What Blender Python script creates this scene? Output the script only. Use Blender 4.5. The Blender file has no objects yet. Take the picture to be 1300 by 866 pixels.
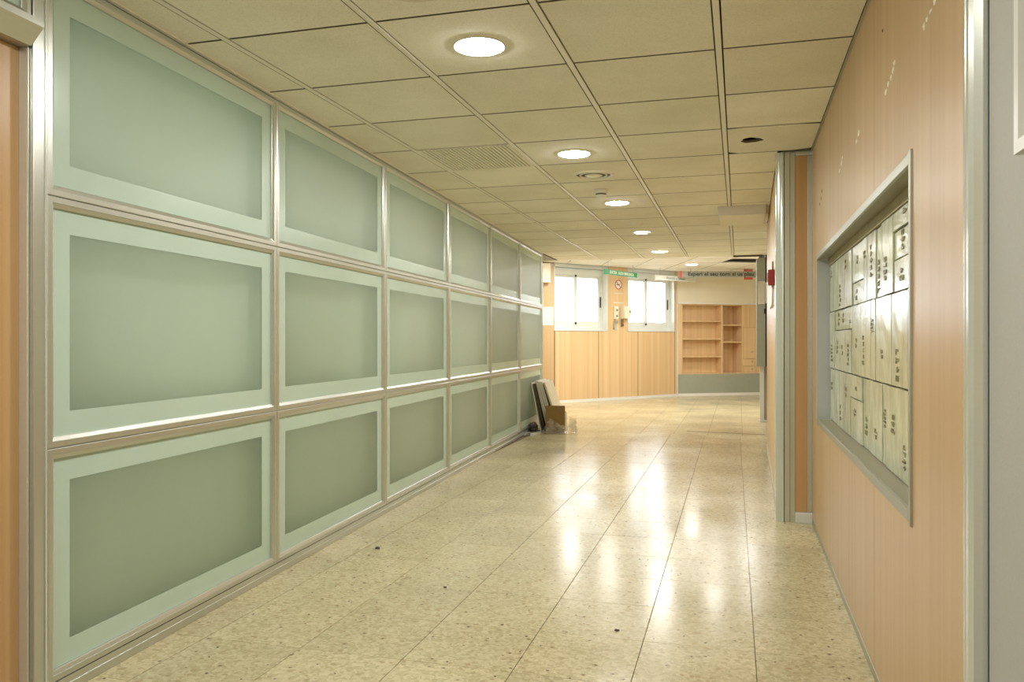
import bpy, bmesh, math, random
from mathutils import Vector, Matrix
random.seed(7)
scene = bpy.context.scene
COL = scene.collection
PI = math.pi

# ------------------------------------------------------------------ camera, world, exposure
CAM_H = 1.121          # lens height above the floor
CEIL = 2.292           # suspended ceiling of the corridor
HIGH = 2.52            # raised ceiling of the far waiting area
cam_d = bpy.data.cameras.new('camera')
cam = bpy.data.objects.new('camera', cam_d); COL.objects.link(cam)
cam_d.sensor_width = 36.0
cam_d.lens = 1020.0 / 1300.0 * 36.0
cam_d.clip_start = 0.02
cam.location = (0, 0, CAM_H)
cam.rotation_euler = (PI / 2, 0, math.atan(288 / 1020.0))
scene.camera = cam

world = bpy.data.worlds.new('world'); scene.world = world
world.use_nodes = True
bgn = world.node_tree.nodes['Background']
bgn.inputs[0].default_value = (0.93, 0.96, 1.0, 1)
bgn.inputs[1].default_value = 4.5

vs = scene.view_settings
vs.view_transform = 'Standard'; vs.look = 'None'; vs.gamma = 1.0
vs.use_curve_mapping = False
vs.exposure = 1.25
scene.cycles.diffuse_bounces = 9
scene.cycles.max_bounces = 16
scene.cycles.transmission_bounces = 12
scene.cycles.transparent_max_bounces = 12
LAMP = 92.0            # radiance of a downlight lens
LAMP_COL = (1.0, 0.985, 0.95)

# ------------------------------------------------------------------ helpers
def link(o, parent=None):
    COL.objects.link(o)
    if parent is not None: o.parent = parent
    return o
def mesh_obj(name, verts, faces, mat, parent=None, loc=(0, 0, 0), smooth=False):
    me = bpy.data.meshes.new(name); me.from_pydata([tuple(v) for v in verts], [], faces); me.update()
    if mat: me.materials.append(mat)
    if smooth:
        for p in me.polygons: p.use_smooth = True
    o = bpy.data.objects.new(name, me); o.location = loc
    return link(o, parent)
def bm_obj(name, bm, mat, parent=None, loc=(0, 0, 0), rotz=0, smooth=False, recalc=True):
    if recalc: bmesh.ops.recalc_face_normals(bm, faces=bm.faces[:])
    me = bpy.data.meshes.new(name); bm.to_mesh(me); bm.free()
    for m in (mat if isinstance(mat, (list, tuple)) else [mat]): me.materials.append(m)
    if smooth:
        for p in me.polygons: p.use_smooth = True
    o = bpy.data.objects.new(name, me); o.location = loc; o.rotation_euler = (0, 0, rotz)
    return link(o, parent)
def empty(name, loc=(0, 0, 0), rotz=0, parent=None):
    o = bpy.data.objects.new(name, None); o.empty_display_size = 0.1
    o.location = loc; o.rotation_euler = (0, 0, rotz)
    return link(o, parent)
def tag(o, label, cat, group=None):
    o['label'] = label; o['category'] = cat
    if group: o['group'] = group
    return o
def struct(o, label=None, cat=None):
    o['kind'] = 'structure'
    if label: o['label'] = label
    if cat: o['category'] = cat
    return o
def add_box(bm, x0, x1, y0, y1, z0, z1, bev=0):
    r = bmesh.ops.create_cube(bm, size=1)
    for v in r['verts']:
        v.co = Vector(((x0 + x1) / 2 + v.co.x * (x1 - x0), (y0 + y1) / 2 + v.co.y * (y1 - y0), (z0 + z1) / 2 + v.co.z * (z1 - z0)))
    if bev:
        es = list({e for v in r['verts'] for e in v.link_edges})
        bmesh.ops.bevel(bm, geom=es, offset=bev, segments=2, affect='EDGES', profile=0.5)
def box(name, x0, x1, y0, y1, z0, z1, mat, parent=None, bev=0, loc=(0, 0, 0), rotz=0):
    bm = bmesh.new(); add_box(bm, x0, x1, y0, y1, z0, z1, bev)
    return bm_obj(name, bm, mat, parent, loc, rotz)
def add_prism(bm, poly, axis, a, b):
    """poly: 2-D outline; axis 'z' -> (x,y) extruded in z, 'y' -> (x,z) extruded in y, 'x' -> (y,z) extruded in x"""
    def P(p, h):
        return (p[0], p[1], h) if axis == 'z' else (p[0], h, p[1]) if axis == 'y' else (h, p[0], p[1])
    A = [bm.verts.new(P(p, a)) for p in poly]; B = [bm.verts.new(P(p, b)) for p in poly]
    n = len(poly)
    bm.faces.new(A); bm.faces.new(B[::-1])
    for i in range(n): bm.faces.new((A[i], B[i], B[(i + 1) % n], A[(i + 1) % n]))
def prism(name, poly, axis, a, b, mat, parent=None, loc=(0, 0, 0), rotz=0, bev=0):
    bm = bmesh.new(); add_prism(bm, poly, axis, a, b)
    if bev:
        bmesh.ops.recalc_face_normals(bm, faces=bm.faces[:])
        bmesh.ops.bevel(bm, geom=bm.edges[:], offset=bev, segments=1, affect='EDGES')
    return bm_obj(name, bm, mat, parent, loc, rotz)
def add_lathe(bm, prof, n=40, c=(0, 0, 0)):
    rings = []
    for r, z in prof:
        if r < 1e-6: rings.append([bm.verts.new((c[0], c[1], c[2] + z))])
        else: rings.append([bm.verts.new((c[0] + r * math.cos(2 * PI * i / n), c[1] + r * math.sin(2 * PI * i / n), c[2] + z)) for i in range(n)])
    for a, b in zip(rings, rings[1:]):
        for i in range(n):
            j = (i + 1) % n
            if len(a) == 1 and len(b) == 1: continue
            if len(a) == 1: bm.faces.new((a[0], b[i], b[j]))
            elif len(b) == 1: bm.faces.new((a[i], b[0], a[j]))
            else: bm.faces.new((a[i], b[i], b[j], a[j]))
def lathe(name, prof, mat, parent=None, loc=(0, 0, 0), n=40, smooth=False):
    bm = bmesh.new(); add_lathe(bm, prof, n)
    return bm_obj(name, bm, mat, parent, loc, smooth=smooth)
def add_tube(bm, pts, r, n=10):
    pts = [Vector(p) for p in pts]; rings = []
    for i, p in enumerate(pts):
        d = (pts[min(i + 1, len(pts) - 1)] - pts[max(i - 1, 0)]).normalized()
        u = d.cross(Vector((0.31, 0.17, 0.93)))
        if u.length < 1e-3: u = d.cross(Vector((1, 0, 0)))
        u.normalize(); v = d.cross(u)
        rings.append([bm.verts.new(p + (u * math.cos(2 * PI * k / n) + v * math.sin(2 * PI * k / n)) * r) for k in range(n)])
    for a, b in zip(rings, rings[1:]):
        for k in range(n): bm.faces.new((a[k], b[k], b[(k + 1) % n], a[(k + 1) % n]))
    bm.faces.new(rings[0][::-1]); bm.faces.new(rings[-1])
def tube(name, pts, r, mat, parent=None, n=10):
    bm = bmesh.new(); add_tube(bm, pts, r, n)
    return bm_obj(name, bm, mat, parent, smooth=True)
def clip(poly, planes):
    """convex clip; planes (a,b,c): keep a*x+b*y+c >= 0"""
    for a, b, c in planes:
        out = []
        for i, p in enumerate(poly):
            q = poly[(i + 1) % len(poly)]
            dp, dq = a * p[0] + b * p[1] + c, a * q[0] + b * q[1] + c
            if dp >= 0: out.append(p)
            if (dp >= 0) != (dq >= 0):
                t = dp / (dp - dq); out.append((p[0] + t * (q[0] - p[0]), p[1] + t * (q[1] - p[1])))
        poly = out
        if len(poly) < 3: return []
    cl = []
    for p in poly:
        if not cl or math.dist(p, cl[-1]) > 1e-4: cl.append(p)
    if len(cl) > 2 and math.dist(cl[0], cl[-1]) < 1e-4: cl.pop()
    return cl if len(cl) > 2 else []
def area(poly):
    return abs(sum(p[0] * q[1] - q[0] * p[1] for p, q in zip(poly, poly[1:] + poly[:1]))) / 2
def text_mesh(name, s, size, mat, parent, loc, rot, width=None, bold=0.0):
    cu = bpy.data.curves.new(name, 'FONT'); cu.body = s; cu.size = size; cu.align_x = 'CENTER'; cu.align_y = 'CENTER'; cu.extrude = 0.0008; cu.offset = bold
    cu.resolution_u = 3
    to = bpy.data.objects.new(name + '_curve', cu); COL.objects.link(to)
    me = bpy.data.meshes.new_from_object(to.evaluated_get(bpy.context.evaluated_depsgraph_get()))
    bpy.data.objects.remove(to); bpy.data.curves.remove(cu)
    if width:
        xs = [v.co.x for v in me.vertices]; k = width / (max(xs) - min(xs))
        for v in me.vertices: v.co.x *= k
    me.materials.clear(); me.materials.append(mat)
    o = bpy.data.objects.new(name, me); o.location = loc; o.rotation_euler = rot; o['kind'] = 'stuff'
    return link(o, parent)

# ------------------------------------------------------------------ materials
def new_mat(name):
    m = bpy.data.materials.new(name); m.use_nodes = True
    nt = m.node_tree; b = nt.nodes['Principled BSDF']
    return m, nt, b
def simple(name, col, rough=0.5, metal=0.0, spec=0.5, var=0.0, scale=8.0, bump=0.0, bscale=200.0):
    m, nt, b = new_mat(name); N = nt.nodes; L = nt.links
    b.inputs['Roughness'].default_value = rough; b.inputs['Metallic'].default_value = metal
    b.inputs['Specular IOR Level'].default_value = spec
    geo = N.new('ShaderNodeNewGeometry')
    ns = N.new('ShaderNodeTexNoise'); ns.inputs['Scale'].default_value = scale; ns.inputs['Detail'].default_value = 4
    L.new(geo.outputs['Position'], ns.inputs['Vector'])
    rp = N.new('ShaderNodeValToRGB')
    rp.color_ramp.elements[0].position = 0.3; rp.color_ramp.elements[1].position = 0.7
    rp.color_ramp.elements[0].color = tuple(c * (1 - var) for c in col) + (1,)
    rp.color_ramp.elements[1].color = tuple(min(1, c * (1 + var)) for c in col) + (1,)
    L.new(ns.outputs['Fac'], rp.inputs[0]); L.new(rp.outputs[0], b.inputs['Base Color'])
    if bump:
        n2 = N.new('ShaderNodeTexNoise'); n2.inputs['Scale'].default_value = bscale; n2.inputs['Detail'].default_value = 3
        L.new(geo.outputs['Position'], n2.inputs['Vector'])
        bp = N.new('ShaderNodeBump'); bp.inputs['Strength'].default_value = bump; bp.inputs['Distance'].default_value = 0.002
        L.new(n2.outputs['Fac'], bp.inputs['Height']); L.new(bp.outputs[0], b.inputs['Normal'])
    return m
def wood_mat(name, dark, mid, light, rough=0.36):
    m, nt, b = new_mat(name); N = nt.nodes; L = nt.links
    geo = N.new('ShaderNodeNewGeometry'); oi = N.new('ShaderNodeObjectInfo')
    off = N.new('ShaderNodeMath'); off.operation = 'MULTIPLY'; off.inputs[1].default_value = 7.0; L.new(oi.outputs['Random'], off.inputs[0])
    mp = N.new('ShaderNodeMapping'); mp.inputs['Scale'].default_value = (16, 16, 0.10); L.new(geo.outputs['Position'], mp.inputs['Vector'])
    ns = N.new('ShaderNodeTexNoise'); ns.noise_dimensions = '4D'; ns.inputs['Scale'].default_value = 1.0; ns.inputs['Detail'].default_value = 5; ns.inputs['Roughness'].default_value = 0.6
    L.new(mp.outputs[0], ns.inputs['Vector']); L.new(off.outputs[0], ns.inputs['W'])
    mp2 = N.new('ShaderNodeMapping'); mp2.inputs['Scale'].default_value = (260, 260, 9); L.new(geo.outputs['Position'], mp2.inputs['Vector'])
    n2 = N.new('ShaderNodeTexNoise'); n2.inputs['Scale'].default_value = 1.0; n2.inputs['Detail'].default_value = 2
    L.new(mp2.outputs[0], n2.inputs['Vector'])
    ad = N.new('ShaderNodeMath'); ad.operation = 'MULTIPLY_ADD'; ad.inputs[1].default_value = 0.16; L.new(n2.outputs['Fac'], ad.inputs[0])
    sb = N.new('ShaderNodeMath'); sb.operation = 'SUBTRACT'; sb.inputs[1].default_value = 0.08; L.new(ns.outputs['Fac'], sb.inputs[0]); L.new(sb.outputs[0], ad.inputs[2])
    rp = N.new('ShaderNodeValToRGB'); cr = rp.color_ramp
    cr.elements[0].position = 0.32; cr.elements[0].color = dark + (1,)
    cr.elements[1].position = 0.68; cr.elements[1].color = light + (1,)
    e = cr.elements.new(0.5); e.color = mid + (1,)
    L.new(ad.outputs[0], rp.inputs[0]); L.new(rp.outputs[0], b.inputs['Base Color'])
    b.inputs['Roughness'].default_value = rough; b.inputs['Specular IOR Level'].default_value = 0.45
    return m
def terrazzo_mat(name, joints=False):
    m, nt, b = new_mat(name); N = nt.nodes; L = nt.links
    geo = N.new('ShaderNodeNewGeometry'); oi = N.new('ShaderNodeObjectInfo')
    def mix(f, a, bb, mode='MIX'):
        n = N.new('ShaderNodeMix'); n.data_type = 'RGBA'; n.blend_type = mode
        if isinstance(f, float): n.inputs[0].default_value = f
        else: L.new(f, n.inputs[0])
        for k, s in ((6, a), (7, bb)):
            if isinstance(s, tuple): n.inputs[k].default_value = s
            else: L.new(s, n.inputs[k])
        return n.outputs[2]
    def ramp(src, p0, c0, p1, c1):
        r = N.new('ShaderNodeValToRGB'); e = r.color_ramp.elements
        e[0].position = p0; e[0].color = c0; e[1].position = p1; e[1].color = c1; L.new(src, r.inputs[0]); return r.outputs[0]
    wob = N.new('ShaderNodeTexNoise'); wob.inputs['Scale'].default_value = 45; L.new(geo.outputs['Position'], wob.inputs['Vector'])
    va = N.new('ShaderNodeVectorMath'); va.operation = 'MULTIPLY_ADD'; va.inputs[1].default_value = (0.02, 0.02, 0.0); L.new(wob.outputs['Color'], va.inputs[0]); L.new(geo.outputs['Position'], va.inputs[2])
    v1 = N.new('ShaderNodeTexVoronoi'); v1.inputs['Scale'].default_value = 85; v1.inputs['Randomness'].default_value = 1; L.new(va.outputs[0], v1.inputs['Vector'])
    sp = N.new('ShaderNodeSeparateColor'); L.new(v1.outputs['Color'], sp.inputs[0])
    chips = ramp(sp.outputs[0], 0.0, (0.45, 0.395, 0.235, 1), 1.0, (0.635, 0.57, 0.38, 1))
    v2 = N.new('ShaderNodeTexVoronoi'); v2.inputs['Scale'].default_value = 34; L.new(va.outputs[0], v2.inputs['Vector'])
    s2 = N.new('ShaderNodeSeparateColor'); L.new(v2.outputs['Color'], s2.inputs[0])
    sel = ramp(s2.outputs[1], 0.70, (0, 0, 0, 1), 0.72, (1, 1, 1, 1))
    core = ramp(v2.outputs['Distance'], 0.30, (1, 1, 1, 1), 0.36, (0, 0, 0, 1))
    mk = N.new('ShaderNodeMath'); mk.operation = 'MULTIPLY'; L.new(sel, mk.inputs[0]); L.new(core, mk.inputs[1])
    dk = N.new('ShaderNodeMath'); dk.operation = 'MULTIPLY'; dk.inputs[1].default_value = 0.65; L.new(mk.outputs[0], dk.inputs[0])
    base = mix(dk.outputs[0], chips, (0.38, 0.29, 0.16, 1))
    sel2 = ramp(s2.outputs[2], 0.05, (1, 1, 1, 1), 0.06, (0, 0, 0, 1)); core2 = ramp(v2.outputs['Distance'], 0.12, (1, 1, 1, 1), 0.2, (0, 0, 0, 1))
    mk2 = N.new('ShaderNodeMath'); mk2.operation = 'MULTIPLY'; L.new(sel2, mk2.inputs[0]); L.new(core2, mk2.inputs[1])
    base = mix(mk2.outputs[0], base, (0.10, 0.075, 0.05, 1))
    st = N.new('ShaderNodeTexNoise'); st.inputs['Scale'].default_value = 1.6; st.inputs['Detail'].default_value = 5; L.new(geo.outputs['Position'], st.inputs['Vector'])
    base = mix(1.0, base, ramp(st.outputs['Fac'], 0.3, (0.90, 0.89, 0.86, 1), 0.7, (1.06, 1.05, 1.03, 1)), 'MULTIPLY')
    base = mix(1.0, base, ramp(oi.outputs['Random'], 0.0, (0.92, 0.92, 0.91, 1), 1.0, (1.05, 1.05, 1.05, 1)), 'MULTIPLY')
    if joints:
        sx = N.new('ShaderNodeSeparateXYZ'); L.new(geo.outputs['Position'], sx.inputs[0])
        hits = []
        for k in (0, 1):
            md = N.new('ShaderNodeMath'); md.operation = 'PINGPONG'; md.inputs[1].default_value = 0.2
            ofs = N.new('ShaderNodeMath'); ofs.operation = 'ADD'; ofs.inputs[1].default_value = 0.36 if k == 0 else -3.02
            L.new(sx.outputs[k], ofs.inputs[0]); L.new(ofs.outputs[0], md.inputs[0])
            hits.append(ramp(md.outputs[0], 0.001, (1, 1, 1, 1), 0.0022, (0, 0, 0, 1)))
        mx = N.new('ShaderNodeMath'); mx.operation = 'MAXIMUM'; L.new(hits[0], mx.inputs[0]); L.new(hits[1], mx.inputs[1])
        base = mix(mx.outputs[0], base, (0.2, 0.16, 0.09, 1))
    L.new(base, b.inputs['Base Color'])
    rr = ramp(st.outputs['Fac'], 0.3, (0.16, 0.16, 0.16, 1), 0.75, (0.28, 0.28, 0.28, 1))
    L.new(rr, b.inputs['Roughness'])
    b.inputs['Specular IOR Level'].default_value = 0.26
    return m
def tile_mat(name, c0, c1):
    m, nt, b = new_mat(name); N = nt.nodes; L = nt.links
    geo = N.new('ShaderNodeNewGeometry'); oi = N.new('ShaderNodeObjectInfo')
    n1 = N.new('ShaderNodeTexNoise'); n1.inputs['Scale'].default_value = 170; n1.inputs['Detail'].default_value = 3; L.new(geo.outputs['Position'], n1.inputs['Vector'])
    rp = N.new('ShaderNodeValToRGB'); e = rp.color_ramp.elements
    e[0].position = 0.34; e[0].color = c0 + (1,); e[1].position = 0.52; e[1].color = c1 + (1,); L.new(n1.outputs['Fac'], rp.inputs[0])
    n2 = N.new('ShaderNodeTexNoise'); n2.inputs['Scale'].default_value = 2.2; n2.inputs['Detail'].default_value = 4; L.new(geo.outputs['Position'], n2.inputs['Vector'])
    r2 = N.new('ShaderNodeValToRGB'); e = r2.color_ramp.elements
    e[0].position = 0.3; e[0].color = (0.92, 0.91, 0.88, 1); e[1].position = 0.65; e[1].color = (1.02, 1.02, 1.02, 1); L.new(n2.outputs['Fac'], r2.inputs[0])
    r3 = N.new('ShaderNodeValToRGB'); e = r3.color_ramp.elements
    e[0].color = (0.94, 0.93, 0.91, 1); e[1].color = (1.03, 1.03, 1.03, 1); L.new(oi.outputs['Random'], r3.inputs[0])
    a = N.new('ShaderNodeMix'); a.data_type = 'RGBA'; a.blend_type = 'MULTIPLY'; a.inputs[0].default_value = 1; L.new(rp.outputs[0], a.inputs[6]); L.new(r2.outputs[0], a.inputs[7])
    c = N.new('ShaderNodeMix'); c.data_type = 'RGBA'; c.blend_type = 'MULTIPLY'; c.inputs[0].default_value = 1; L.new(a.outputs[2], c.inputs[6]); L.new(r3.outputs[0], c.inputs[7])
    L.new(c.outputs[2], b.inputs['Base Color'])
    bp = N.new('ShaderNodeBump'); bp.inputs['Strength'].default_value = 0.25; bp.inputs['Distance'].default_value = 0.002
    L.new(n1.outputs['Fac'], bp.inputs['Height']); L.new(bp.outputs[0], b.inputs['Normal'])
    b.inputs['Roughness'].default_value = 0.9; b.inputs['Specular IOR Level'].default_value = 0.2
    return m
def metal_mat(name, col, rough, streak=(3, 3, 220), metal=0.85):
    m, nt, b = new_mat(name); N = nt.nodes; L = nt.links
    tc = N.new('ShaderNodeTexCoord'); mp = N.new('ShaderNodeMapping'); mp.inputs['Scale'].default_value = streak
    L.new(tc.outputs['Object'], mp.inputs['Vector'])
    ns = N.new('ShaderNodeTexNoise'); ns.inputs['Scale'].default_value = 1; ns.inputs['Detail'].default_value = 3; L.new(mp.outputs[0], ns.inputs['Vector'])
    rp = N.new('ShaderNodeValToRGB'); e = rp.color_ramp.elements
    e[0].position = 0.3; e[0].color = tuple(c * 0.985 for c in col) + (1,); e[1].position = 0.7; e[1].color = tuple(min(1, c * 1.015) for c in col) + (1,)
    L.new(ns.outputs['Fac'], rp.inputs[0]); L.new(rp.outputs[0], b.inputs['Base Color'])
    b.inputs['Metallic'].default_value = metal; b.inputs['Roughness'].default_value = rough
    return m
def emit_mat(name, col, s):
    m = bpy.data.materials.new(name); m.use_nodes = True; nt = m.node_tree; nt.nodes.clear()
    e = nt.nodes.new('ShaderNodeEmission'); e.inputs[0].default_value = col + (1,); e.inputs[1].default_value = s
    o = nt.nodes.new('ShaderNodeOutputMaterial'); nt.links.new(e.outputs[0], o.inputs[0]); return m
def veil_mat(name, tint, body, fac, rough):
    """see-through sheet: part straight transparency, part frosted body"""
    m, nt, b = new_mat(name); N = nt.nodes; L = nt.links
    b.inputs['Base Color'].default_value = body + (1,); b.inputs['Roughness'].default_value = rough
    geo = N.new('ShaderNodeNewGeometry'); ns = N.new('ShaderNodeTexNoise'); ns.inputs['Scale'].default_value = 3.0; ns.inputs['Detail'].default_value = 5
    L.new(geo.outputs['Position'], ns.inputs['Vector'])
    mr = N.new('ShaderNodeMapRange'); mr.inputs[1].default_value = 0.3; mr.inputs[2].default_value = 0.7; mr.inputs[3].default_value = max(0, fac - 0.03); mr.inputs[4].default_value = min(1, fac + 0.03)
    L.new(ns.outputs['Fac'], mr.inputs[0])
    t = N.new('ShaderNodeBsdfTransparent'); t.inputs[0].default_value = tint + (1,)
    mx = N.new('ShaderNodeMixShader'); L.new(mr.outputs[0], mx.inputs[0]); L.new(t.outputs[0], mx.inputs[1]); L.new(b.outputs[0], mx.inputs[2])
    L.new(mx.outputs[0], N['Material Output'].inputs[0]); return m

def frosted_mat(name, through, back):
    """sandblasted glass: light diffuses through it, a little is scattered back, a faint sheen"""
    m = bpy.data.materials.new(name); m.use_nodes = True; nt = m.node_tree; N = nt.nodes; L = nt.links; N.clear()
    geo = N.new('ShaderNodeNewGeometry'); ns = N.new('ShaderNodeTexNoise'); ns.inputs['Scale'].default_value = 4.0; ns.inputs['Detail'].default_value = 5
    L.new(geo.outputs['Position'], ns.inputs['Vector'])
    rp = N.new('ShaderNodeValToRGB'); e = rp.color_ramp.elements
    e[0].position = 0.3; e[0].color = tuple(c * 0.97 for c in through) + (1,); e[1].position = 0.7; e[1].color = through + (1,)
    L.new(ns.outputs['Fac'], rp.inputs[0])
    t = N.new('ShaderNodeBsdfTranslucent'); L.new(rp.outputs[0], t.inputs[0])
    d = N.new('ShaderNodeBsdfDiffuse'); d.inputs[0].default_value = back + (1,)
    g = N.new('ShaderNodeBsdfGlossy'); g.inputs['Roughness'].default_value = 0.42
    m1 = N.new('ShaderNodeMixShader'); m1.inputs[0].default_value = 0.16; L.new(t.outputs[0], m1.inputs[1]); L.new(d.outputs[0], m1.inputs[2])
    tr = N.new('ShaderNodeBsdfTransparent'); tr.inputs[0].default_value = (0.88, 0.95, 0.90, 1)
    m0 = N.new('ShaderNodeMixShader'); m0.inputs[0].default_value = 0.38; L.new(m1.outputs[0], m0.inputs[1]); L.new(tr.outputs[0], m0.inputs[2]); m1 = m0
    fr = N.new('ShaderNodeFresnel'); fr.inputs['IOR'].default_value = 1.35
    m2 = N.new('ShaderNodeMixShader'); L.new(fr.outputs[0], m2.inputs[0]); L.new(m1.outputs[0], m2.inputs[1]); L.new(g.outputs[0], m2.inputs[2])
    o = N.new('ShaderNodeOutputMaterial'); L.new(m2.outputs[0], o.inputs[0]); return m
M = {}
M['wood'] = wood_mat('beech_laminate', (0.50, 0.33, 0.165), (0.555, 0.38, 0.20), (0.60, 0.42, 0.235))
M['wood_far'] = wood_mat('pale_beech_laminate', (0.64, 0.43, 0.22), (0.71, 0.50, 0.275), (0.77, 0.56, 0.33))
M['wood_orange'] = wood_mat('orange_beech_laminate', (0.49, 0.29, 0.125), (0.55, 0.34, 0.155), (0.60, 0.385, 0.185))
M['terrazzo'] = terrazzo_mat('terrazzo'); M['terrazzo_far'] = terrazzo_mat('terrazzo_jointed', True)
M['grout'] = simple('grout', (0.16, 0.125, 0.07), 0.8)
M['ctile'] = tile_mat('mineral_fibre', (0.83, 0.805, 0.70), (0.925, 0.90, 0.80))
M['ctile_white'] = tile_mat('mineral_fibre_white', (0.86, 0.845, 0.79), (0.93, 0.91, 0.86))
M['edge_shade'] = simple('tile_edge_shade', (0.20, 0.165, 0.11), 0.9)  # dark colour on tile edges stands in for the shadow line at joints
M['runner'] = simple('painted_runner', (0.86, 0.82, 0.70), 0.45)
M['alu'] = metal_mat('brushed_aluminium', (0.60, 0.62, 0.57), 0.30, metal=0.8)
M['alu_bright'] = metal_mat('bright_aluminium', (0.76, 0.79, 0.74), 0.25, metal=0.6)
M['post_alu'] = metal_mat('satin_anodised', (0.62, 0.66, 0.60), 0.22, metal=0.35)
M['alu_dull'] = metal_mat('dull_aluminium', (0.46, 0.46, 0.36), 0.45)
M['chrome'] = metal_mat('chrome', (0.8, 0.8, 0.78), 0.08)
M['frost_band'] = simple('frosted_glass_band', (0.52, 0.66, 0.565), 0.25, var=0.03, scale=3)
M['frost_pane'] = frosted_mat('frosted_glass', (0.885, 0.975, 0.915), (0.68, 0.79, 0.70))
M['backing'] = simple('backing_board', (0.90, 0.935, 0.87), 0.9, var=0.02)
M['tray_side'] = simple('tray_side', (0.22, 0.22, 0.15), 0.9)
M['white'] = simple('white_paint', (0.80, 0.79, 0.73), 0.45, var=0.02)
M['white_frame'] = simple('white_lacquer', (0.72, 0.74, 0.71), 0.35, var=0.02)
M['reveal'] = simple('reveal_paint', (0.52, 0.56, 0.56), 0.6)
M['cream'] = simple('cream_wall', (0.78, 0.72, 0.57), 0.7, var=0.03, scale=2)
M['grey_panel'] = simple('grey_green_panel', (0.34, 0.365, 0.29), 0.5, var=0.03)
M['grey_wall'] = simple('grey_textured_wall', (0.45, 0.455, 0.415), 0.6, var=0.03, scale=120, bump=0.2, bscale=300)
M['grey_metal'] = simple('grey_enamel', (0.36, 0.37, 0.30), 0.45, var=0.03)
M['dark'] = simple('black_plastic', (0.02, 0.02, 0.02), 0.5)
M['plenum'] = simple('plenum_concrete', (0.035, 0.03, 0.02), 0.9)
M['brown_dark'] = simple('dark_brown_trim', (0.10, 0.07, 0.035), 0.6)
M['red'] = simple('red_plastic', (0.30, 0.02, 0.015), 0.35)
M['red_sign'] = simple('red_paint', (0.55, 0.08, 0.05), 0.5)
M['green_sign'] = simple('green_sign_plastic', (0.035, 0.33, 0.13), 0.4)
M['sign_white'] = simple('white_sign_plastic', (0.70, 0.72, 0.65), 0.4)
M['sign_grey'] = simple('grey_sign_plastic', (0.30, 0.30, 0.24), 0.5)
M['print_dark'] = simple('dark_print', (0.035, 0.035, 0.03), 0.6)
M['print_grey'] = simple('grey_print', (0.22, 0.24, 0.22), 0.6)
M['print_white'] = simple('white_print', (0.85, 0.95, 0.80), 0.6)
def plaque_mat(name, col, rough):
    m, nt, b = new_mat(name); N = nt.nodes; L = nt.links
    geo = N.new('ShaderNodeNewGeometry'); oi = N.new('ShaderNodeObjectInfo')
    mp = N.new('ShaderNodeMapping'); mp.inputs['Scale'].default_value = (9, 9, 3.2); L.new(geo.outputs['Position'], mp.inputs['Vector'])
    n1 = N.new('ShaderNodeTexNoise'); n1.noise_dimensions = '4D'; n1.inputs['Scale'].default_value = 1.6; n1.inputs['Detail'].default_value = 6; n1.inputs['Roughness'].default_value = 0.62
    w = N.new('ShaderNodeMath'); w.operation = 'MULTIPLY'; w.inputs[1].default_value = 9; L.new(oi.outputs['Random'], w.inputs[0])
    L.new(mp.outputs[0], n1.inputs['Vector']); L.new(w.outputs[0], n1.inputs['W'])
    rp = N.new('ShaderNodeValToRGB'); e = rp.color_ramp.elements
    e[0].position = 0.30; e[0].color = (col[0] * .70, col[1] * .70, col[2] * .58, 1); e[1].position = 0.66; e[1].color = tuple(c * 1.12 for c in col) + (1,)
    L.new(n1.outputs['Fac'], rp.inputs[0])
    r3 = N.new('ShaderNodeValToRGB'); e = r3.color_ramp.elements
    e[0].color = (0.84, 0.84, 0.80, 1); e[1].color = (1.08, 1.08, 1.08, 1); L.new(oi.outputs['Random'], r3.inputs[0])
    mx = N.new('ShaderNodeMix'); mx.data_type = 'RGBA'; mx.blend_type = 'MULTIPLY'; mx.inputs[0].default_value = 1; L.new(rp.outputs[0], mx.inputs[6]); L.new(r3.outputs[0], mx.inputs[7])
    L.new(mx.outputs[2], b.inputs['Base Color']); b.inputs['Roughness'].default_value = rough
    bp = N.new('ShaderNodeBump'); bp.inputs['Strength'].default_value = 0.45; bp.inputs['Distance'].default_value = 0.012
    L.new(n1.outputs['Fac'], bp.inputs['Height']); L.new(bp.outputs[0], b.inputs['Normal'])
    return m
M['plaque'] = plaque_mat('glazed_plaster_plaque', (0.63, 0.67, 0.53), 0.17)
M['plaque_b'] = plaque_mat('glazed_plaster_plaque_light', (0.69, 0.72, 0.60), 0.15)
M['plaque_c'] = plaque_mat('glazed_plaster_plaque_olive', (0.57, 0.59, 0.44), 0.2)
M['glyph'] = simple('olive_relief_glaze', (0.36, 0.335, 0.20), 0.3, var=0.4, scale=50)
M['plaque_bed'] = simple('plaster_bed', (0.34, 0.31, 0.18), 0.8, var=0.2, scale=30)
M['shelf_metal'] = simple('olive_grey_sill', (0.30, 0.275, 0.185), 0.45, var=0.03)
M['case_metal'] = metal_mat('case_aluminium', (0.47, 0.48, 0.42), 0.4)
M['glue'] = simple('dried_glue', (0.80, 0.76, 0.60), 0.5, var=0.1, scale=100)
M['scuff'] = simple('dark_scuff', (0.16, 0.09, 0.04), 0.7)
M['cardboard'] = simple('cardboard', (0.27, 0.165, 0.05), 0.8, var=0.06)
M['board_white'] = simple('old_tile_face', (0.70, 0.67, 0.56), 0.8, var=0.05)
M['board_beige'] = simple('old_tile_beige', (0.66, 0.58, 0.42), 0.8, var=0.05)
M['board_edge'] = simple('board_core_dark', (0.12, 0.09, 0.05), 0.8, var=0.1)
M['film'] = veil_mat('clear_plastic_film', (0.93, 0.92, 0.88), (0.72, 0.70, 0.62), 0.35, 0.12)
M['lens'] = emit_mat('downlight_lens', LAMP_COL, LAMP)
M['tube'] = emit_mat('fluorescent_tube', (0.95, 0.97, 1.0), 40.0)
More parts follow.
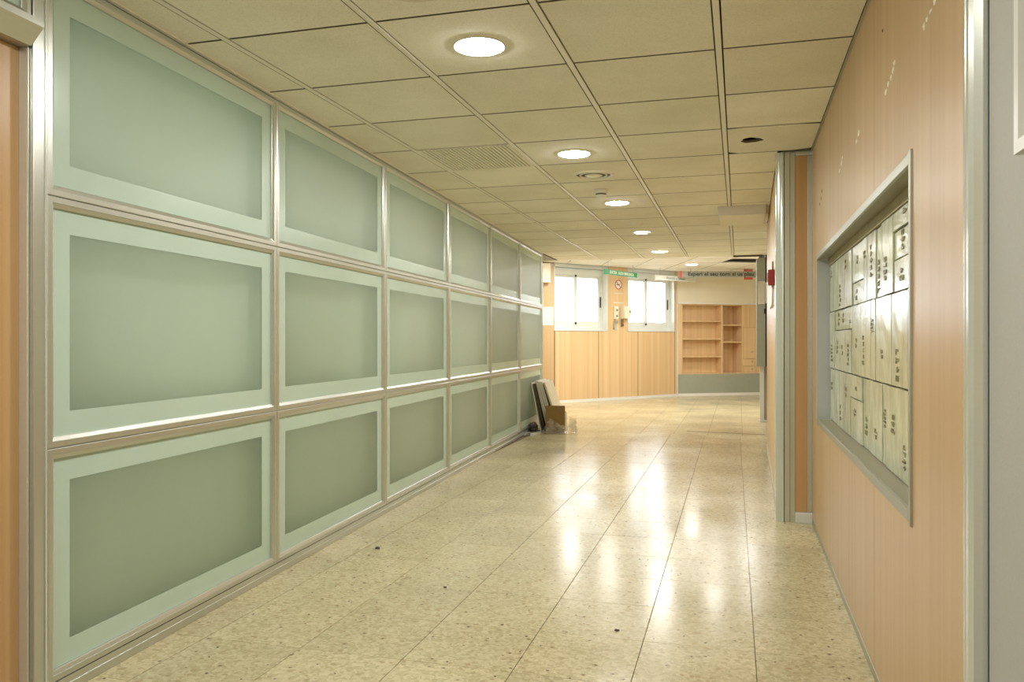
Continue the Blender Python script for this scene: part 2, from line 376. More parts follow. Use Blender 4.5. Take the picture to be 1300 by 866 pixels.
M['weak'] = emit_mat('weak_lamp', (0.95, 0.95, 1.0), 3.0)
M['glass'] = veil_mat('window_glass', (0.97, 0.98, 1.0), (0.9, 0.92, 0.95), 0.05, 0.1)
M['debris'] = simple('dry_leaf', (0.08, 0.06, 0.03), 0.8)

# ------------------------------------------------------------------ plan geometry
LW = Vector((-2.085, 2.278, 0)); LD = Vector((-0.0553, 0.9985, 0)); L_ROT = math.atan2(LD.y, LD.x)     # glass partition
FW = Vector((-3.028, 14.223, 0)); F_ROT = math.atan2(0.782, 0.623)                                     # far window wall
NW = Vector((-1.183, 16.537, 0)); N_ROT = math.atan2(0.508, 0.861)                                     # shelf wall
RX = 0.435                                                                                             # wood wall plane
BACK = -3.0
A2 = Vector((0.236, 5.316, 0)); B2 = Vector((0.282, 8.80, 0))                                          # second wood wall
left_plane = (LD.y, -LD.x, -(LD.y * LW.x - LD.x * LW.y))            # room side of the glass partition
fdx, fdy = math.cos(F_ROT), math.sin(F_ROT); far_plane = (fdy, -fdx, -(fdy * FW.x - fdx * FW.y))
ndx, ndy = math.cos(N_ROT), math.sin(N_ROT); niche_plane = (ndy, -ndx, -(ndy * NW.x - ndx * NW.y))

# ------------------------------------------------------------------ floor
bm = bmesh.new()
add_box(bm, -7, 4, BACK - 0.3, 9.85, -0.12, -0.004)
floor = struct(bm_obj('floor', bm, M['grout']), 'polished beige terrazzo floor of square tiles', 'floor')
far_floor = box('far_terrazzo', -7, 4, 9.85, 20, -0.12, 0.0, M['terrazzo_far'], floor)
T = 0.4; TILT = 0.0066; gap = 0.0011
ct, stt = math.cos(TILT), math.sin(TILT)
tile_planes = [left_plane, (-1, 0, RX + 0.25), (0, -1, 9.85)]
full = None
for j in range(-3, 18):
    for i in range(-5, 3):
        x0, y0 = -0.341 + i * T, 3.02 + j * T
        loc = [(x0 + gap, y0 + gap), (x0 + T - gap, y0 + gap), (x0 + T - gap, y0 + T - gap), (x0 + gap, y0 + T - gap)]
        rot = [(-0.341 + (x + 0.341) * ct - (y - 2.6) * stt, 2.6 + (x + 0.341) * stt + (y - 2.6) * ct) for x, y in loc]
        pl = list(tile_planes)
        pl[1] = (-1, 0, RX) if y0 < 5.3 else (-1, 0, 0.34)
        pc = clip(rot, pl)
        if not pc or area(pc) < 0.002: continue
        if area(pc) > 0.997 * area(rot):
            if full is None:
                bm = bmesh.new(); h = T / 2 - gap
                add_prism(bm, [(-h, -h), (h, -h), (h, h), (-h, h)], 'z', -0.02, 0.0)
                top = [e for e in bm.edges if all(v.co.z > -0.001 for v in e.verts)]
                bmesh.ops.bevel(bm, geom=top, offset=0.0008, segments=1, affect='EDGES')
                o = bm_obj('terrazzo_tile', bm, M['terrazzo'], floor); full = o.data
            else:
                o = link(bpy.data.objects.new('terrazzo_tile', full), floor)
            cx = sum(p[0] for p in rot) / 4; cy = sum(p[1] for p in rot) / 4
            o.location = (cx, cy, random.uniform(-0.0004, 0)); o.rotation_euler = (random.uniform(-.0006, .0006), random.uniform(-.0006, .0006), TILT)
        else:
            prism('terrazzo_tile', pc, 'z', -0.02, 0.0, M['terrazzo'], floor)
# brown threshold strip at the end of the corridor
struct(prism('trim_1', [(-0.62, 10.19), (0.30, 10.05), (0.30, 10.075), (-0.62, 10.215)], 'z', 0.0, 0.004, simple('threshold_brass', (0.25, 0.15, 0.06), 0.4)),
       'thin brown threshold strip across the floor', 'threshold')

# ------------------------------------------------------------------ ceiling
ceiling = struct(box('ceiling', -7, 4, BACK - 0.3, 20, 2.95, 3.05, M['plenum']), 'suspended ceiling of beige mineral fibre tiles', 'ceiling')
XL = [-3.15, -2.535, -1.92, -1.30, -0.685, -0.078, 0.53]
ROW0, RP = 2.70, 0.628
HOLE = (0.071, 4.887)
BAR = 0.012
def ceiling_tile(poly, mat=None, z=CEIL, name='ceiling_tile'):
    bm = bmesh.new(); add_prism(bm, poly, 'z', z, z + 0.016)
    bmesh.ops.recalc_face_normals(bm, faces=bm.faces[:])
    low = [e for e in bm.edges if all(v.co.z < z + 0.001 for v in e.verts)]
    bmesh.ops.bevel(bm, geom=low, offset=0.0015, segments=1, affect='EDGES')
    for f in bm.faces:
        if abs(f.normal.z) < 0.99: f.material_index = 1                      # joint shade painted on the tile's side faces
    return bm_obj(name, bm, [mat or M['ctile'], M['edge_shade']], ceiling)
rows_y = [ROW0 + RP * k for k in range(-2, 14)] + [11.42]
lp_c = (left_plane[0], left_plane[1], left_plane[2] - 0.012)
for r in range(len(rows_y) - 1):
    ya, yb = rows_y[r] + 0.0055, rows_y[r + 1] - 0.0055
    for c in range(len(XL) - 1):
        xa, xb = XL[c] + BAR + 0.005, XL[c + 1] - BAR - 0.004
        if abs(XL[c] + 1.92) < 0.01 and abs(rows_y[r] - 4.584) < 0.01: continue          # slatted grille sits here
        pl = [lp_c if yb < 10.5 else (1, 0, 2.56), (-1, 0, (RX - 0.012) if ya < 5.0 else 0.50)]
        if 5.0 < ya and yb < 8.9: pl[1] = (-(B2.y - A2.y), B2.x - A2.x, (B2.y - A2.y) * (A2.x - 0.004) - (B2.x - A2.x) * A2.y)
        poly = clip([(xa, ya), (xb, ya), (xb, yb), (xa, yb)], pl)
        if not poly or area(poly) < 0.004: continue
        if xa < HOLE[0] < xb and ya < HOLE[1] < yb:
            # tile with a ragged hole broken through it
            n = 28; bm = bmesh.new(); x1 = max(p[0] for p in poly); x0 = min(p[0] for p in poly)
            rings = []
            for z in (CEIL, CEIL + 0.016):
                inn, out = [], []
                for k in range(n):
                    a = 2 * PI * k / n; ca, sa = math.cos(a), math.sin(a)
                    rr = 0.060 * (1 + 0.10 * math.sin(3 * a + 1) + 0.06 * math.sin(7 * a))
                    inn.append(bm.verts.new((HOLE[0] + rr * ca, HOLE[1] + rr * sa, z)))
                    tx = ((x1 - HOLE[0]) / ca if ca > 1e-6 else (x0 - HOLE[0]) / ca if ca < -1e-6 else 9)
                    ty = ((yb - HOLE[1]) / sa if sa > 1e-6 else (ya - HOLE[1]) / sa if sa < -1e-6 else 9)
                    t = min(tx, ty); out.append(bm.verts.new((HOLE[0] + t * ca, HOLE[1] + t * sa, z)))
                rings.append((inn, out))
            for k in range(n):
                j = (k + 1) % n
                for inn, out in rings: bm.faces.new((inn[k], out[k], out[j], inn[j]))
                bm.faces.new((rings[0][0][k], rings[1][0][k], rings[1][0][j], rings[0][0][j])).material_index = 1  # side of the hole darkened with the same painted shade
            bm_obj('ceiling_tile', bm, [M['ctile'], M['edge_shade']], ceiling)['label'] = 'ceiling tile with a ragged dark hole'
            continue
        ceiling_tile(poly)
for x in XL[2:6]:                                                                         # long T-bars
    y1 = 11.42
    box('ceiling_runner', x - BAR, x + BAR, rows_y[0], y1, CEIL - 0.002, CEIL + 0.03, M['runner'], ceiling, bev=0.0015)
# plain lid over the hidden rear stretch and over the tile joints
box('ceiling_slab', -7, 2.5, BACK - 0.3, rows_y[0], CEIL, CEIL + 0.02, M['ctile'], ceiling)
# wall angle along the glass partition and along the wood wall
we = empty('edge_holder', LW, L_ROT, ceiling)
we.name = 'edge_angle'
box('edge_angle_bar', -1.0, 8.2, -0.018, 0.0, CEIL - 0.004, CEIL + 0.02, M['runner'], we)
box('edge_angle_bar', RX - 0.010, RX, 1.0, 5.24, CEIL - 0.004, CEIL + 0.02, M['alu_dull'], ceiling)
# fascia closing the lower ceiling towards the raised part, dark edge where the end profile is missing
box('ceiling_fascia', -5.2, 2.2, 11.42, 11.44, CEIL, 2.95, M['ctile_white'], ceiling)
box('ceiling_edge_bar', -0.075, 0.31, 11.40, 11.43, CEIL - 0.022, CEIL, M['brown_dark'], ceiling)
# raised ceiling of the waiting area, grid turned 18 degrees
ha = math.atan2(-0.31, 0.951); hc, hs = math.cos(-ha), math.sin(-ha)     # grid axes (.951,.31) and (-.31,.951)
G0 = (-0.10, 14.16); HT = 0.68
high_planes = [(far_plane[0], far_plane[1], far_plane[2] - 0.05), (niche_plane[0], niche_plane[1], niche_plane[2] - 0.004), (0, 1, -11.45), (-1, 0, 1.6), (1, 0, 5.2)]
for i in range(-9, 5):
    for j in range(-6, 7):
        if i == 0 and j == 0: continue                                                    # one tile is missing
        g = 0.004
        q = []
        for a, b in ((i * HT + g, j * HT + g), ((i + 1) * HT - g, j * HT + g), ((i + 1) * HT - g, (j + 1) * HT - g), (i * HT + g, (j + 1) * HT - g)):
            q.append((G0[0] + a * 0.951 - b * 0.31, G0[1] + a * 0.31 + b * 0.951))
        pc = clip(q, high_planes)
        if pc and area(pc) > 0.01: ceiling_tile(pc, M['ctile_white'], HIGH)

# slatted return-air grille in place of one tile
gr = tag(empty('air_grille', (-1.61, 4.898, CEIL)), 'cream slatted square air grille let into the ceiling above the glass partition', 'grille')
bm = bmesh.new()
for (a, b, c, d) in ((-0.295, 0.295, -0.311, -0.300), (-0.295, 0.295, 0.300, 0.311), (-0.295, -0.285, -0.3, 0.3), (0.285, 0.295, -0.3, 0.3)):
    add_box(bm, a, b, c, d, -0.004, 0.02)
bm_obj('grille_frame', bm, M['runner'], gr)
box('grille_back', -0.29, 0.29, -0.305, 0.305, 0.03, 0.035, M['plenum'], gr)
sl = None
for k in range(24):
    x = -0.279 + k * 0.0243
    if sl is None:
        bm = bmesh.new(); add_box(bm, -0.0075, 0.0075, -0.299, 0.299, -0.004, 0.018); o = bm_obj('slat', bm, M['runner'], gr); sl = o.data
    else: o = link(bpy.data.objects.new('slat', sl), gr)
    o.location = (x, 0, 0)

# ------------------------------------------------------------------ ceiling fittings
lens_r, ring_r = 0.096, 0.104
def downlight(x, y, label, z=CEIL):
    t = tag(empty('downlight', (x, y, z)), label, 'ceiling light', 'round recessed downlights')
    lathe('trim_ring', [(lens_r, -0.004), (ring_r - 0.004, -0.007), (ring_r, -0.0005), (ring_r, 0.0), (lens_r, 0.0)], M['white'], t)
    lathe('lens', [(0, -0.015), (lens_r * 0.5, -0.0142), (lens_r * 0.85, -0.011), (lens_r * 0.98, -0.007), (lens_r, -0.0035)], M['lens'], t)
    return t
downlight(-0.99, 3.03, 'large glowing round downlight in the ceiling, before the slatted grille')
downlight(-0.99, 4.93, 'glowing round downlight beside the slatted grille and before the round air diffuser')
downlight(-0.99, 6.78, 'glowing round downlight just beyond the smoke detector')
downlight(-0.99, 10.60, 'glowing round downlight at the end of the lower corridor ceiling')
downlight(-0.83, 15.0, 'small glowing downlight in the raised ceiling above the grey hanging sign', HIGH)
for y, w_ in ((1.15, 'over the door'), (-0.75, 'behind the viewer'), (-2.4, 'before the rear wall')):
    downlight(-0.99, y, 'round downlight in the corridor ceiling ' + w_)
downlight(-3.2, 12.6, 'added unseen downlight in the raised ceiling behind the end of the glass partition', HIGH)  # out-of-view lamp added for light in the side of the waiting area
downlight(0.95, 13.2, 'added unseen downlight in the raised ceiling behind the grey cabinet', HIGH)  # out-of-view lamp added for light in the side passage
for x, lab in ((-1.95, 'added unseen downlight in the raised ceiling above the boards end of the corridor'), (-0.35, 'added unseen downlight in the raised ceiling just past the corridor ceiling edge')):
    downlight(x, 12.5, lab, HIGH)  # unseen lamps added past the ceiling edge to brighten the far area
for x, lab in ((-2.7, 'added unseen downlight in the raised ceiling before the window beside the partition'), (-1.2, 'added unseen downlight in the raised ceiling before the window by the shelves'), (0.2, 'added unseen downlight in the raised ceiling before the shelves')):
    downlight(x, 13.15, lab, HIGH)  # second unseen row, added to lift the far floor and walls
# dim reflector lamp
t = tag(empty('reflector_lamp', (-1.0, 8.70, CEIL)), 'dim mirrored round ceiling lamp with two weak tubes', 'ceiling light')
lathe('trim_ring', [(0.10, -0.002), (0.118, -0.006), (0.122, 0.0), (0.10, 0.0)], M['white'], t)
lathe('reflector', [(0, -0.0012), (0.10, -0.003)], M['chrome'], t)
for s in (-0.03, 0.03):
    bm = bmesh.new(); add_tube(bm, [(-0.07, s, -0.010), (0.05, s, -0.010)], 0.007); bm_obj('lamp_tube', bm, M['weak'], t)
# round air diffusers
def diffuser(x, y, label):
    t = tag(empty('air_diffuser', (x, y, CEIL)), label, 'air vent', 'round air diffusers')
    lathe('outer_ring', [(0.120, -0.001), (0.126, -0.010), (0.136, -0.009), (0.146, 0.0)], M['runner'], t, smooth=True)
    lathe('throat', [(0.0, -0.0008), (0.122, -0.0008)], M['dark'], t)
    lathe('middle_ring', [(0.088, -0.002), (0.092, -0.009), (0.098, -0.009), (0.100, -0.002)], M['runner'], t, smooth=True)
    lathe('centre_cone', [(0.0, -0.012), (0.050, -0.011), (0.064, -0.006), (0.05, -0.002), (0, -0.002)], M['runner'], t, smooth=True)
diffuser(-0.985, 5.60, 'round cream air diffuser between two downlights and before the smoke detector')
diffuser(-1.03, 2.44, 'round cream air diffuser cut off by the top edge of the picture')
t = tag(empty('smoke_detector', (-1.025, 6.16, CEIL)), 'small white smoke detector hanging from the ceiling before a downlight', 'smoke detector')
lathe('base', [(0, 0), (0.055, 0), (0.056, -0.012), (0.052, -0.03), (0.045, -0.034), (0, -0.034)], M['white'], t, smooth=False)
lathe('sensing_slot', [(0.042, -0.034), (0.040, -0.044)], M['brown_dark'], t)
lathe('cap', [(0.043, -0.044), (0.040, -0.056), (0.028, -0.064), (0, -0.066)], M['white'], t, smooth=True)
t = tag(empty('ceiling_sensor', (-0.985, 8.04, CEIL)), 'flat cream disc sensor on the ceiling before the dim lamp', 'sensor')
lathe('base', [(0, 0), (0.075, 0), (0.075, -0.008), (0.0, -0.008)], M['runner'], t)
lathe('cover', [(0.066, -0.008), (0.06, -0.02), (0.03, -0.025), (0, -0.026)], M['ctile'], t, smooth=True)
# white box hung under the ceiling by the wood wall
t = tag(empty('ceiling_box', (0.02, 7.52, CEIL)), 'shallow white rectangular box hung under the ceiling against the wood wall', 'ceiling box')
box('housing', -0.195, 0.205, -0.30, 0.34, -0.078, 0.0, simple('box_enamel', (0.66, 0.62, 0.55), 0.5), t, bev=0.003)
box('bottom_panel', -0.188, 0.198, -0.293, 0.333, -0.083, -0.0785, M['runner'], t, bev=0.001)
# exposed fluorescent fitting over the missing tile
t = tag(empty('fluorescent_fitting', (0.02, 14.62, HIGH + 0.10)), 'bare fluorescent fitting showing through the gap in the raised ceiling', 'ceiling light')
box('housing', -0.14, 0.14, -0.05, 0.05, 0.0, 0.05, M['white'], t)
for s in (-0.03, 0.03):
    bm = bmesh.new(); add_tube(bm, [(-0.07, s, -0.014), (0.07, s, -0.014)], 0.010); bm_obj('lamp_tube', bm, M['tube'], t)

# ------------------------------------------------------------------ glass partition on the long side
wl = struct(empty('wall_left', LW, L_ROT), 'partition of eighteen frosted green glass panels in aluminium frames', 'wall')
# local frame: x along the wall, y away from the room, z up
PITCH = 1.411; T0 = -0.278
ROWS = [(0.052, 0.785), (0.785, 1.575), (1.575, CEIL - 0.012)]
FRW, BAND = 0.036, 0.075
def frame_ring(bm, x0, x1, z0, z1, w, y_out, y_in, slope=0.008):
    """mitred profile: flat face near the outside, sloping back towards the glass"""
    def rect(i, y): return [bm.verts.new((x, y, z)) for x, z in ((x0 + i, z0 + i), (x1 - i, z0 + i), (x1 - i, z1 - i), (x0 + i, z1 - i))]
    rs = [rect(0.0015, y_in + 0.03), rect(0.0015, y_out + 0.002), rect(0.004, y_out), rect(w * 0.58, y_out), rect(w * 0.62, y_out + 0.003), rect(w * 0.92, y_out + slope), rect(w, y_out + slope + 0.002), rect(w, y_in + 0.03)]
    for a, b in zip(rs, rs[1:]):
        for k in range(4): bm.faces.new((a[k], a[(k + 1) % 4], b[(k + 1) % 4], b[k]))
for c in range(6):
    for r, (z0, z1) in enumerate(ROWS):
        x0 = T0 + c * PITCH; x1 = x0 + PITCH
        bm = bmesh.new(); frame_ring(bm, x0 - 0.0005, x1 + 0.0005, z0 - 0.0005, z1 + 0.0005, FRW, -0.012, 0.0)
        fr = bm_obj('panel_frame', bm, M['alu'], wl)
        gx0, gx1, gz0, gz1 = x0 + FRW - 0.004, x1 - FRW + 0.004, z0 + FRW - 0.004, z1 - FRW + 0.004
        # frosted border band, four overlapping strips as on the real glass
        bm = bmesh.new(); b0 = BAND + 0.004
        ox, oz = (gx0, gx1), (gz0, gz1); ix, iz = (gx0 + b0, gx1 - b0), (gz0 + b0, gz1 - b0)
        for y in (0.006, 0.009):
            O_ = [bm.verts.new((x, y, z)) for x, z in ((ox[0], oz[0]), (ox[1], oz[0]), (ox[1], oz[1]), (ox[0], oz[1]))]
            I_ = [bm.verts.new((x, y, z)) for x, z in ((ix[0], iz[0]), (ix[1], iz[0]), (ix[1], iz[1]), (ix[0], iz[1]))]
            for k in range(4): bm.faces.new((O_[k], O_[(k + 1) % 4], I_[(k + 1) % 4], I_[k]))
        bm_obj('frosted_border', bm, M['frost_band'], fr)
        mesh_obj('glass_pane', [(ix[0], 0.0075, iz[0]), (ix[1], 0.0075, iz[0]), (ix[1], 0.0075, iz[1]), (ix[0], 0.0075, iz[1])], [(0, 1, 2, 3)], M['frost_pane'], fr)
        # shallow backing tray, sides coved to shade the pane softly towards its edges
        D = 0.15; bm = bmesh.new()
        A = [bm.verts.new((x, 0.012, z)) for x, z in ((gx0, gz0), (gx1, gz0), (gx1, gz1), (gx0, gz1))]
        cv = 0.20
        B = [bm.verts.new((x, D, z)) for x, z in ((gx0 + cv, gz0 + cv), (gx1 - cv, gz0 + cv), (gx1 - cv, gz1 - cv), (gx0 + cv, gz1 - cv))]
        bm.faces.new(B)
        C_ = [bm.verts.new((x, D * 0.55, z)) for x, z in ((gx0 + 0.03, gz0 + 0.03), (gx1 - 0.03, gz0 + 0.03), (gx1 - 0.03, gz1 - 0.03), (gx0 + 0.03, gz1 - 0.03))]
        for P_, Q_ in ((A, C_), (C_, B)):
            for k in range(4): bm.faces.new((P_[k], P_[(k + 1) % 4], Q_[(k + 1) % 4], Q_[k]))
        bm_obj('backing_tray', bm, M['backing'], fr)
# bottom rail, two steps
prism('bottom_rail', [(-0.014, 0.0), (0.05, 0.0), (0.05, 0.051), (-0.012, 0.051), (-0.012, 0.030), (-0.016, 0.028), (-0.016, 0.004)], 'x', T0, T0 + 6 * PITCH, M['alu'], wl)
box('header_rail', T0, T0 + 6 * PITCH, -0.012, 0.05, CEIL - 0.0115, CEIL + 0.05, M['alu'], wl)
# end post at the far end
box('end_post', T0 + 6 * PITCH, T0 + 6 * PITCH + 0.02, -0.012, 0.06, 0, CEIL + 0.02, M['alu_bright'], wl, bev=0.002)
box('core_wall', T0 - 0.02, T0 + 6 * PITCH + 0.02, 0.20, 0.30, 0, 2.95, M['plenum'], wl)
# aluminium post beside the door
prism('door_post', [(T0 - 0.054, -0.012), (T0 - 0.001, -0.012), (T0 - 0.001, 0.13), (T0 - 0.054, 0.13)], 'z', 0.0, CEIL, M['alu'], wl, bev=0.002)
box('post_bead', T0 - 0.012, T0 - 0.004, -0.016, -0.012, 0.0, CEIL, M['alu_bright'], wl, bev=0.001)
# door at the near end
door = struct(empty('door_1', LW, L_ROT), 'orange beech door with aluminium jamb at the near end of the glass partition', 'door')
DJ = T0 - 0.055
box('jamb', DJ - 0.007, DJ, 0.002, 0.06, 0, 2.012, M['alu_bright'], door, bev=0.002)
box('door_leaf', DJ - 0.93, DJ - 0.0075, 0.034, 0.074, 0.005, 2.010, M['wood_orange'], door, bev=0.001)
prism('header', [(-0.058, 2.062), (-0.058, 2.082), (0.02, 2.088), (0.06, 2.088), (0.06, 2.011), (-0.012, 2.011)], 'x', DJ - 0.97, DJ - 0.008, M['alu'], door)
bm = bmesh.new(); frame_ring(bm, DJ - 0.93, DJ - 0.001, 2.09, CEIL - 0.012, 0.03, -0.008, 0.0)
bm_obj('transom_frame', bm, M['alu'], door)
mesh_obj('transom_glass', [(DJ - 0.90, 0.008, 2.12), (DJ - 0.031, 0.008, 2.12), (DJ - 0.031, 0.008, CEIL - 0.04), (DJ - 0.90, 0.008, CEIL - 0.04)], [(0, 1, 2, 3)], M['frost_band'], door)
rear = struct(empty('wall_rear_left', LW, L_ROT), 'plain wall behind the viewer', 'wall')
box('rear_wall_panel', -5.6, DJ - 0.931, 0.0, 0.25, 0, 2.95, M['cream'], rear)
box('rear_core', DJ - 0.93, DJ + 0.06, 0.10, 0.25, 0, 2.95, M['plenum'], rear)

# ------------------------------------------------------------------ wood wall on the other side
wr = struct(box('wall_right', RX + 0.16, RX + 0.30, BACK, 5.26, 0, 2.95, M['plenum']), 'beech laminate wall with a recessed display case', 'wall')
NY0, NY1, NZ0, NZ1 = 2.30, 4.914, 0.648, 1.612
th = 0.018
ZT = CEIL + 0.02
for pl_ in ([(1.763, 0.032), (2.9228, 0.032), (2.9228, NZ0), (NY0, NZ0), (NY0, NZ1), (2.9228, NZ1), (2.9228, ZT), (1.763, ZT)],
            [(2.9252, 0.032), (5.24, 0.032), (5.24, ZT), (2.9252, ZT), (2.9252, NZ1), (NY1, NZ1), (NY1, NZ0), (2.9252, NZ0)]):
    prism('wood_panel', pl_, 'x', RX, RX + th, M['wood'], wr)
struct(box('baseboard_right', RX - 0.004, RX + 0.012, 1.763, 5.24, 0, 0.032, M['alu_dull'], bev=0.002), 'thin dull aluminium skirting below the wood wall', 'skirting')
# glue blobs left by a removed rail, screw hole, scratch
def blob(pts, mat, name):
    bm = bmesh.new()
    for (y, z, a, b) in pts:
        vs_ = [bm.verts.new((RX - 0.0002, y + a * math.cos(q) * random.uniform(.7, 1.2), z + b * math.sin(q) * random.uniform(.7, 1.2))) for q in [2 * PI * k / 9 for k in range(9)]]
        c = bm.verts.new((RX - 0.0035, y, z))
        for k in range(9): bm.faces.new((vs_[k], vs_[(k + 1) % 9], c))
    bm_obj(name, bm, mat, wr)
blob([(2.16, 1.889, .008, .012), (2.13, 1.895, .012, .006), (2.09, 1.898, .018, .005), (2.05, 1.906, .014, .009), (2.02, 1.913, .012, .012)], M['glue'], 'glue_residue')
blob([(2.69, 1.886, .02, .010), (2.65, 1.900, .018, .009), (2.60, 1.903, .012, .009), (2.57, 1.915, .018, .010), (2.55, 1.93, .014, .008)], M['glue'], 'glue_residue')
blob([(3.33, 1.888, .018, .010), (3.27, 1.905, .026, .013)], M['glue'], 'glue_residue')
blob([(3.87, 1.886, .03, .010), (3.80, 1.905, .03, .012), (3.77, 1.920, .02, .01)], M['glue'], 'glue_residue')
blob([(4.66, 1.935, .014, .012), (4.71, 1.905, .016, .014), (4.78, 1.885, .02, .01)], M['scuff'], 'scuff_mark')
blob([(2.741, 2.094, .006, .006)], M['scuff'], 'screw_hole')
# display case
case = tag(empty('display_case', (RX, (NY0 + NY1) / 2, NZ0)), 'wide aluminium-framed recess in the wood wall lined with glazed relief plaques', 'display case')
def cbox(name, x0, x1, y0, y1, z0, z1, mat, bev=0):
    c = case.location
    return box(name, x0 - c.x, x1 - c.x, y0 - c.y, y1 - c.y, z0 - c.z, z1 - c.z, mat, case, bev)
XB = RX + 0.072
fx = RX - 0.006
cbox('back_board', XB + 0.012, XB + 0.03, NY0, NY1, NZ0, NZ1, M['plaque_bed'])
cbox('sill', fx + 0.012, XB + 0.012, NY0 + 0.02, NY1 - 0.004, NZ0 + 0.004, NZ0 + 0.026, M['shelf_metal'], 0.001)
cbox('sill_edge', fx, fx + 0.0118, NY0 + 0.02, NY1, NZ0 - 0.004, NZ0 + 0.028, M['case_metal'], 0.002)
cbox('top_lining', fx + 0.012, XB + 0.012, NY0 + 0.02, NY1 - 0.004, NZ1 - 0.022, NZ1 - 0.004, M['shelf_metal'], 0.001)
cbox('top_edge', fx, fx + 0.0118, NY0 + 0.02, NY1, NZ1 - 0.026, NZ1 + 0.004, M['case_metal'], 0.002)
cbox('end_lining', fx + 0.001, XB + 0.012, NY1 - 0.0035, NY1 + 0.006, NZ0 + 0.026, NZ1 - 0.022, simple('blue_grey_lining', (0.50, 0.53, 0.55), 0.35), 0.001)
cbox('end_stile', fx, XB + 0.012, NY0 - 0.004, NY0 + 0.0195, NZ0 - 0.012, NZ1 + 0.010, M['case_metal'], 0.002)
cbox('top_packing', XB - 0.012, XB + 0.011, NY0 + 0.03, NY1 - 0.005, NZ1 - 0.062, NZ1 - 0.0225, simple('plaster_packing', (0.40, 0.36, 0.23), 0.8, var=0.12, scale=20))
# plaques: (y0,y1,z0,z1)
ZA, ZB_, ZC, ZD = NZ0 + 0.027, 0.968, 1.283, NZ1 - 0.063
E_ = NY1 - 0.006; S_ = NY0 + 0.035
PL = []
r1 = [E_, 4.324, 3.978, 3.627, 3.534, 3.321, 3.182, 2.952, S_]
for k, (a, b) in enumerate(zip(r1, r1[1:])):
    if k == 2: PL += [(b, a, ZC, 1.383), (b, a, 1.383, ZD)]
    elif k == 7: PL += [(2.62, a, ZC, 1.391), (2.62, a, 1.391, 1.485), (2.62, a, 1.485, ZD), (b, 2.62, ZC, ZD)]
    else: PL.append((b, a, ZC, ZD))
r2 = [E_, 4.664, 4.005, 3.754, 3.434, 3.321, 2.995, 2.729, S_]
for k, (a, b) in enumerate(zip(r2, r2[1:])):
    if k == 1: PL += [(b, a, ZB_, 1.177), (b, a, 1.177, ZC)]
    else: PL.append((b, a, ZB_, ZC))
r3 = [E_, 4.324, 4.032, 3.663, 3.453, 3.182, 3.085, 2.62, S_]
for k, (a, b) in enumerate(zip(r3, r3[1:])):
    if k == 2: PL += [(b, a, ZA, 0.862), (b, a, 0.862, ZB_)]
    else: PL.append((b, a, ZA, ZB_))
rnd = random.Random(11)
for n_, (y0, y1, z0, z1) in enumerate(PL):
    g = 0.0028; cy, cz = (y0 + y1) / 2, (z0 + z1) / 2
    hw, hh = (y1 - y0) / 2 - g, (z1 - z0) / 2 - g
    # gently warped slab: 4x4 grid front with thickness
    nu, nv = 5, 6; bm = bmesh.new(); G = []
    for iv in range(nv):
        row = []
        for iu in range(nu):
            u, v = -1 + 2 * iu / (nu - 1), -1 + 2 * iv / (nv - 1)
            bulge = -rnd.uniform(0.0002, 0.0018) if 0 < iu < nu - 1 and 0 < iv < nv - 1 else 0.0
            row.append(bm.verts.new((bulge, u * hw + rnd.uniform(-.0015, .0015), v * hh + rnd.uniform(-.0012, .0012))))
        G.append(row)
    for iv in range(nv - 1):
        for iu in range(nu - 1): bm.faces.new((G[iv][iu], G[iv][iu + 1], G[iv + 1][iu + 1], G[iv + 1][iu]))
    rim = G[0] + [G[i][-1] for i in range(1, nv)] + G[-1][-2::-1] + [G[i][0] for i in range(nv - 2, 0, -1)]
    bk = [bm.verts.new((0.012, v.co.y, v.co.z)) for v in rim]
    for k in range(len(rim)): bm.faces.new((rim[k], bk[k], bk[(k + 1) % len(rim)], rim[(k + 1) % len(rim)]))
    dx = rnd.uniform(-0.009, 0.0)
    po = bm_obj('relief_plaque', bm, M[rnd.choice(['plaque', 'plaque', 'plaque_b', 'plaque_b', 'plaque_c'])], case,
                (XB - case.location.x + dx, cy - case.location.y, cz - case.location.z))
    # raised rows of square strokes, like stamped characters
    bm = bmesh.new(); made = 0
    ncol = max(1, int(hw * 2 / 0.19)); per = []
    for c_ in range(ncol):
        if rnd.random() < 0.12 and ncol > 1: continue
        yc = -hw + (c_ + rnd.uniform(.35, .65)) * 2 * hw / ncol
        nchar = rnd.randint(2, 5); s = rnd.uniform(0.011, 0.017) * (1 if hw > 0.06 else 0.7)
        zt = hh * rnd.uniform(-0.35, 0.75)
        for q in range(nchar):
            zc = zt - q * s * 1.75
            if zc < -hh + 0.02: break
            w = min(rnd.uniform(0.020, 0.042), hw * 0.6)
            for st_ in range(rnd.randint(3, 5)):
                if rnd.random() < 0.5:
                    yy = yc + rnd.uniform(-w, w) * .7; add_box(bm, -0.005, -0.001, yy - 0.003, yy + 0.003, zc - s * .6, zc + s * .6)
                else:
                    zz = zc + rnd.uniform(-s, s) * .5; add_box(bm, -0.005, -0.001, yc - w * .8, yc + w * .8, zz - 0.0012, zz + 0.0012)
                made += 1
    if made: bm_obj('relief_marks', bm, M['glyph'], po)['kind'] = 'stuff'
    else: bm.free()

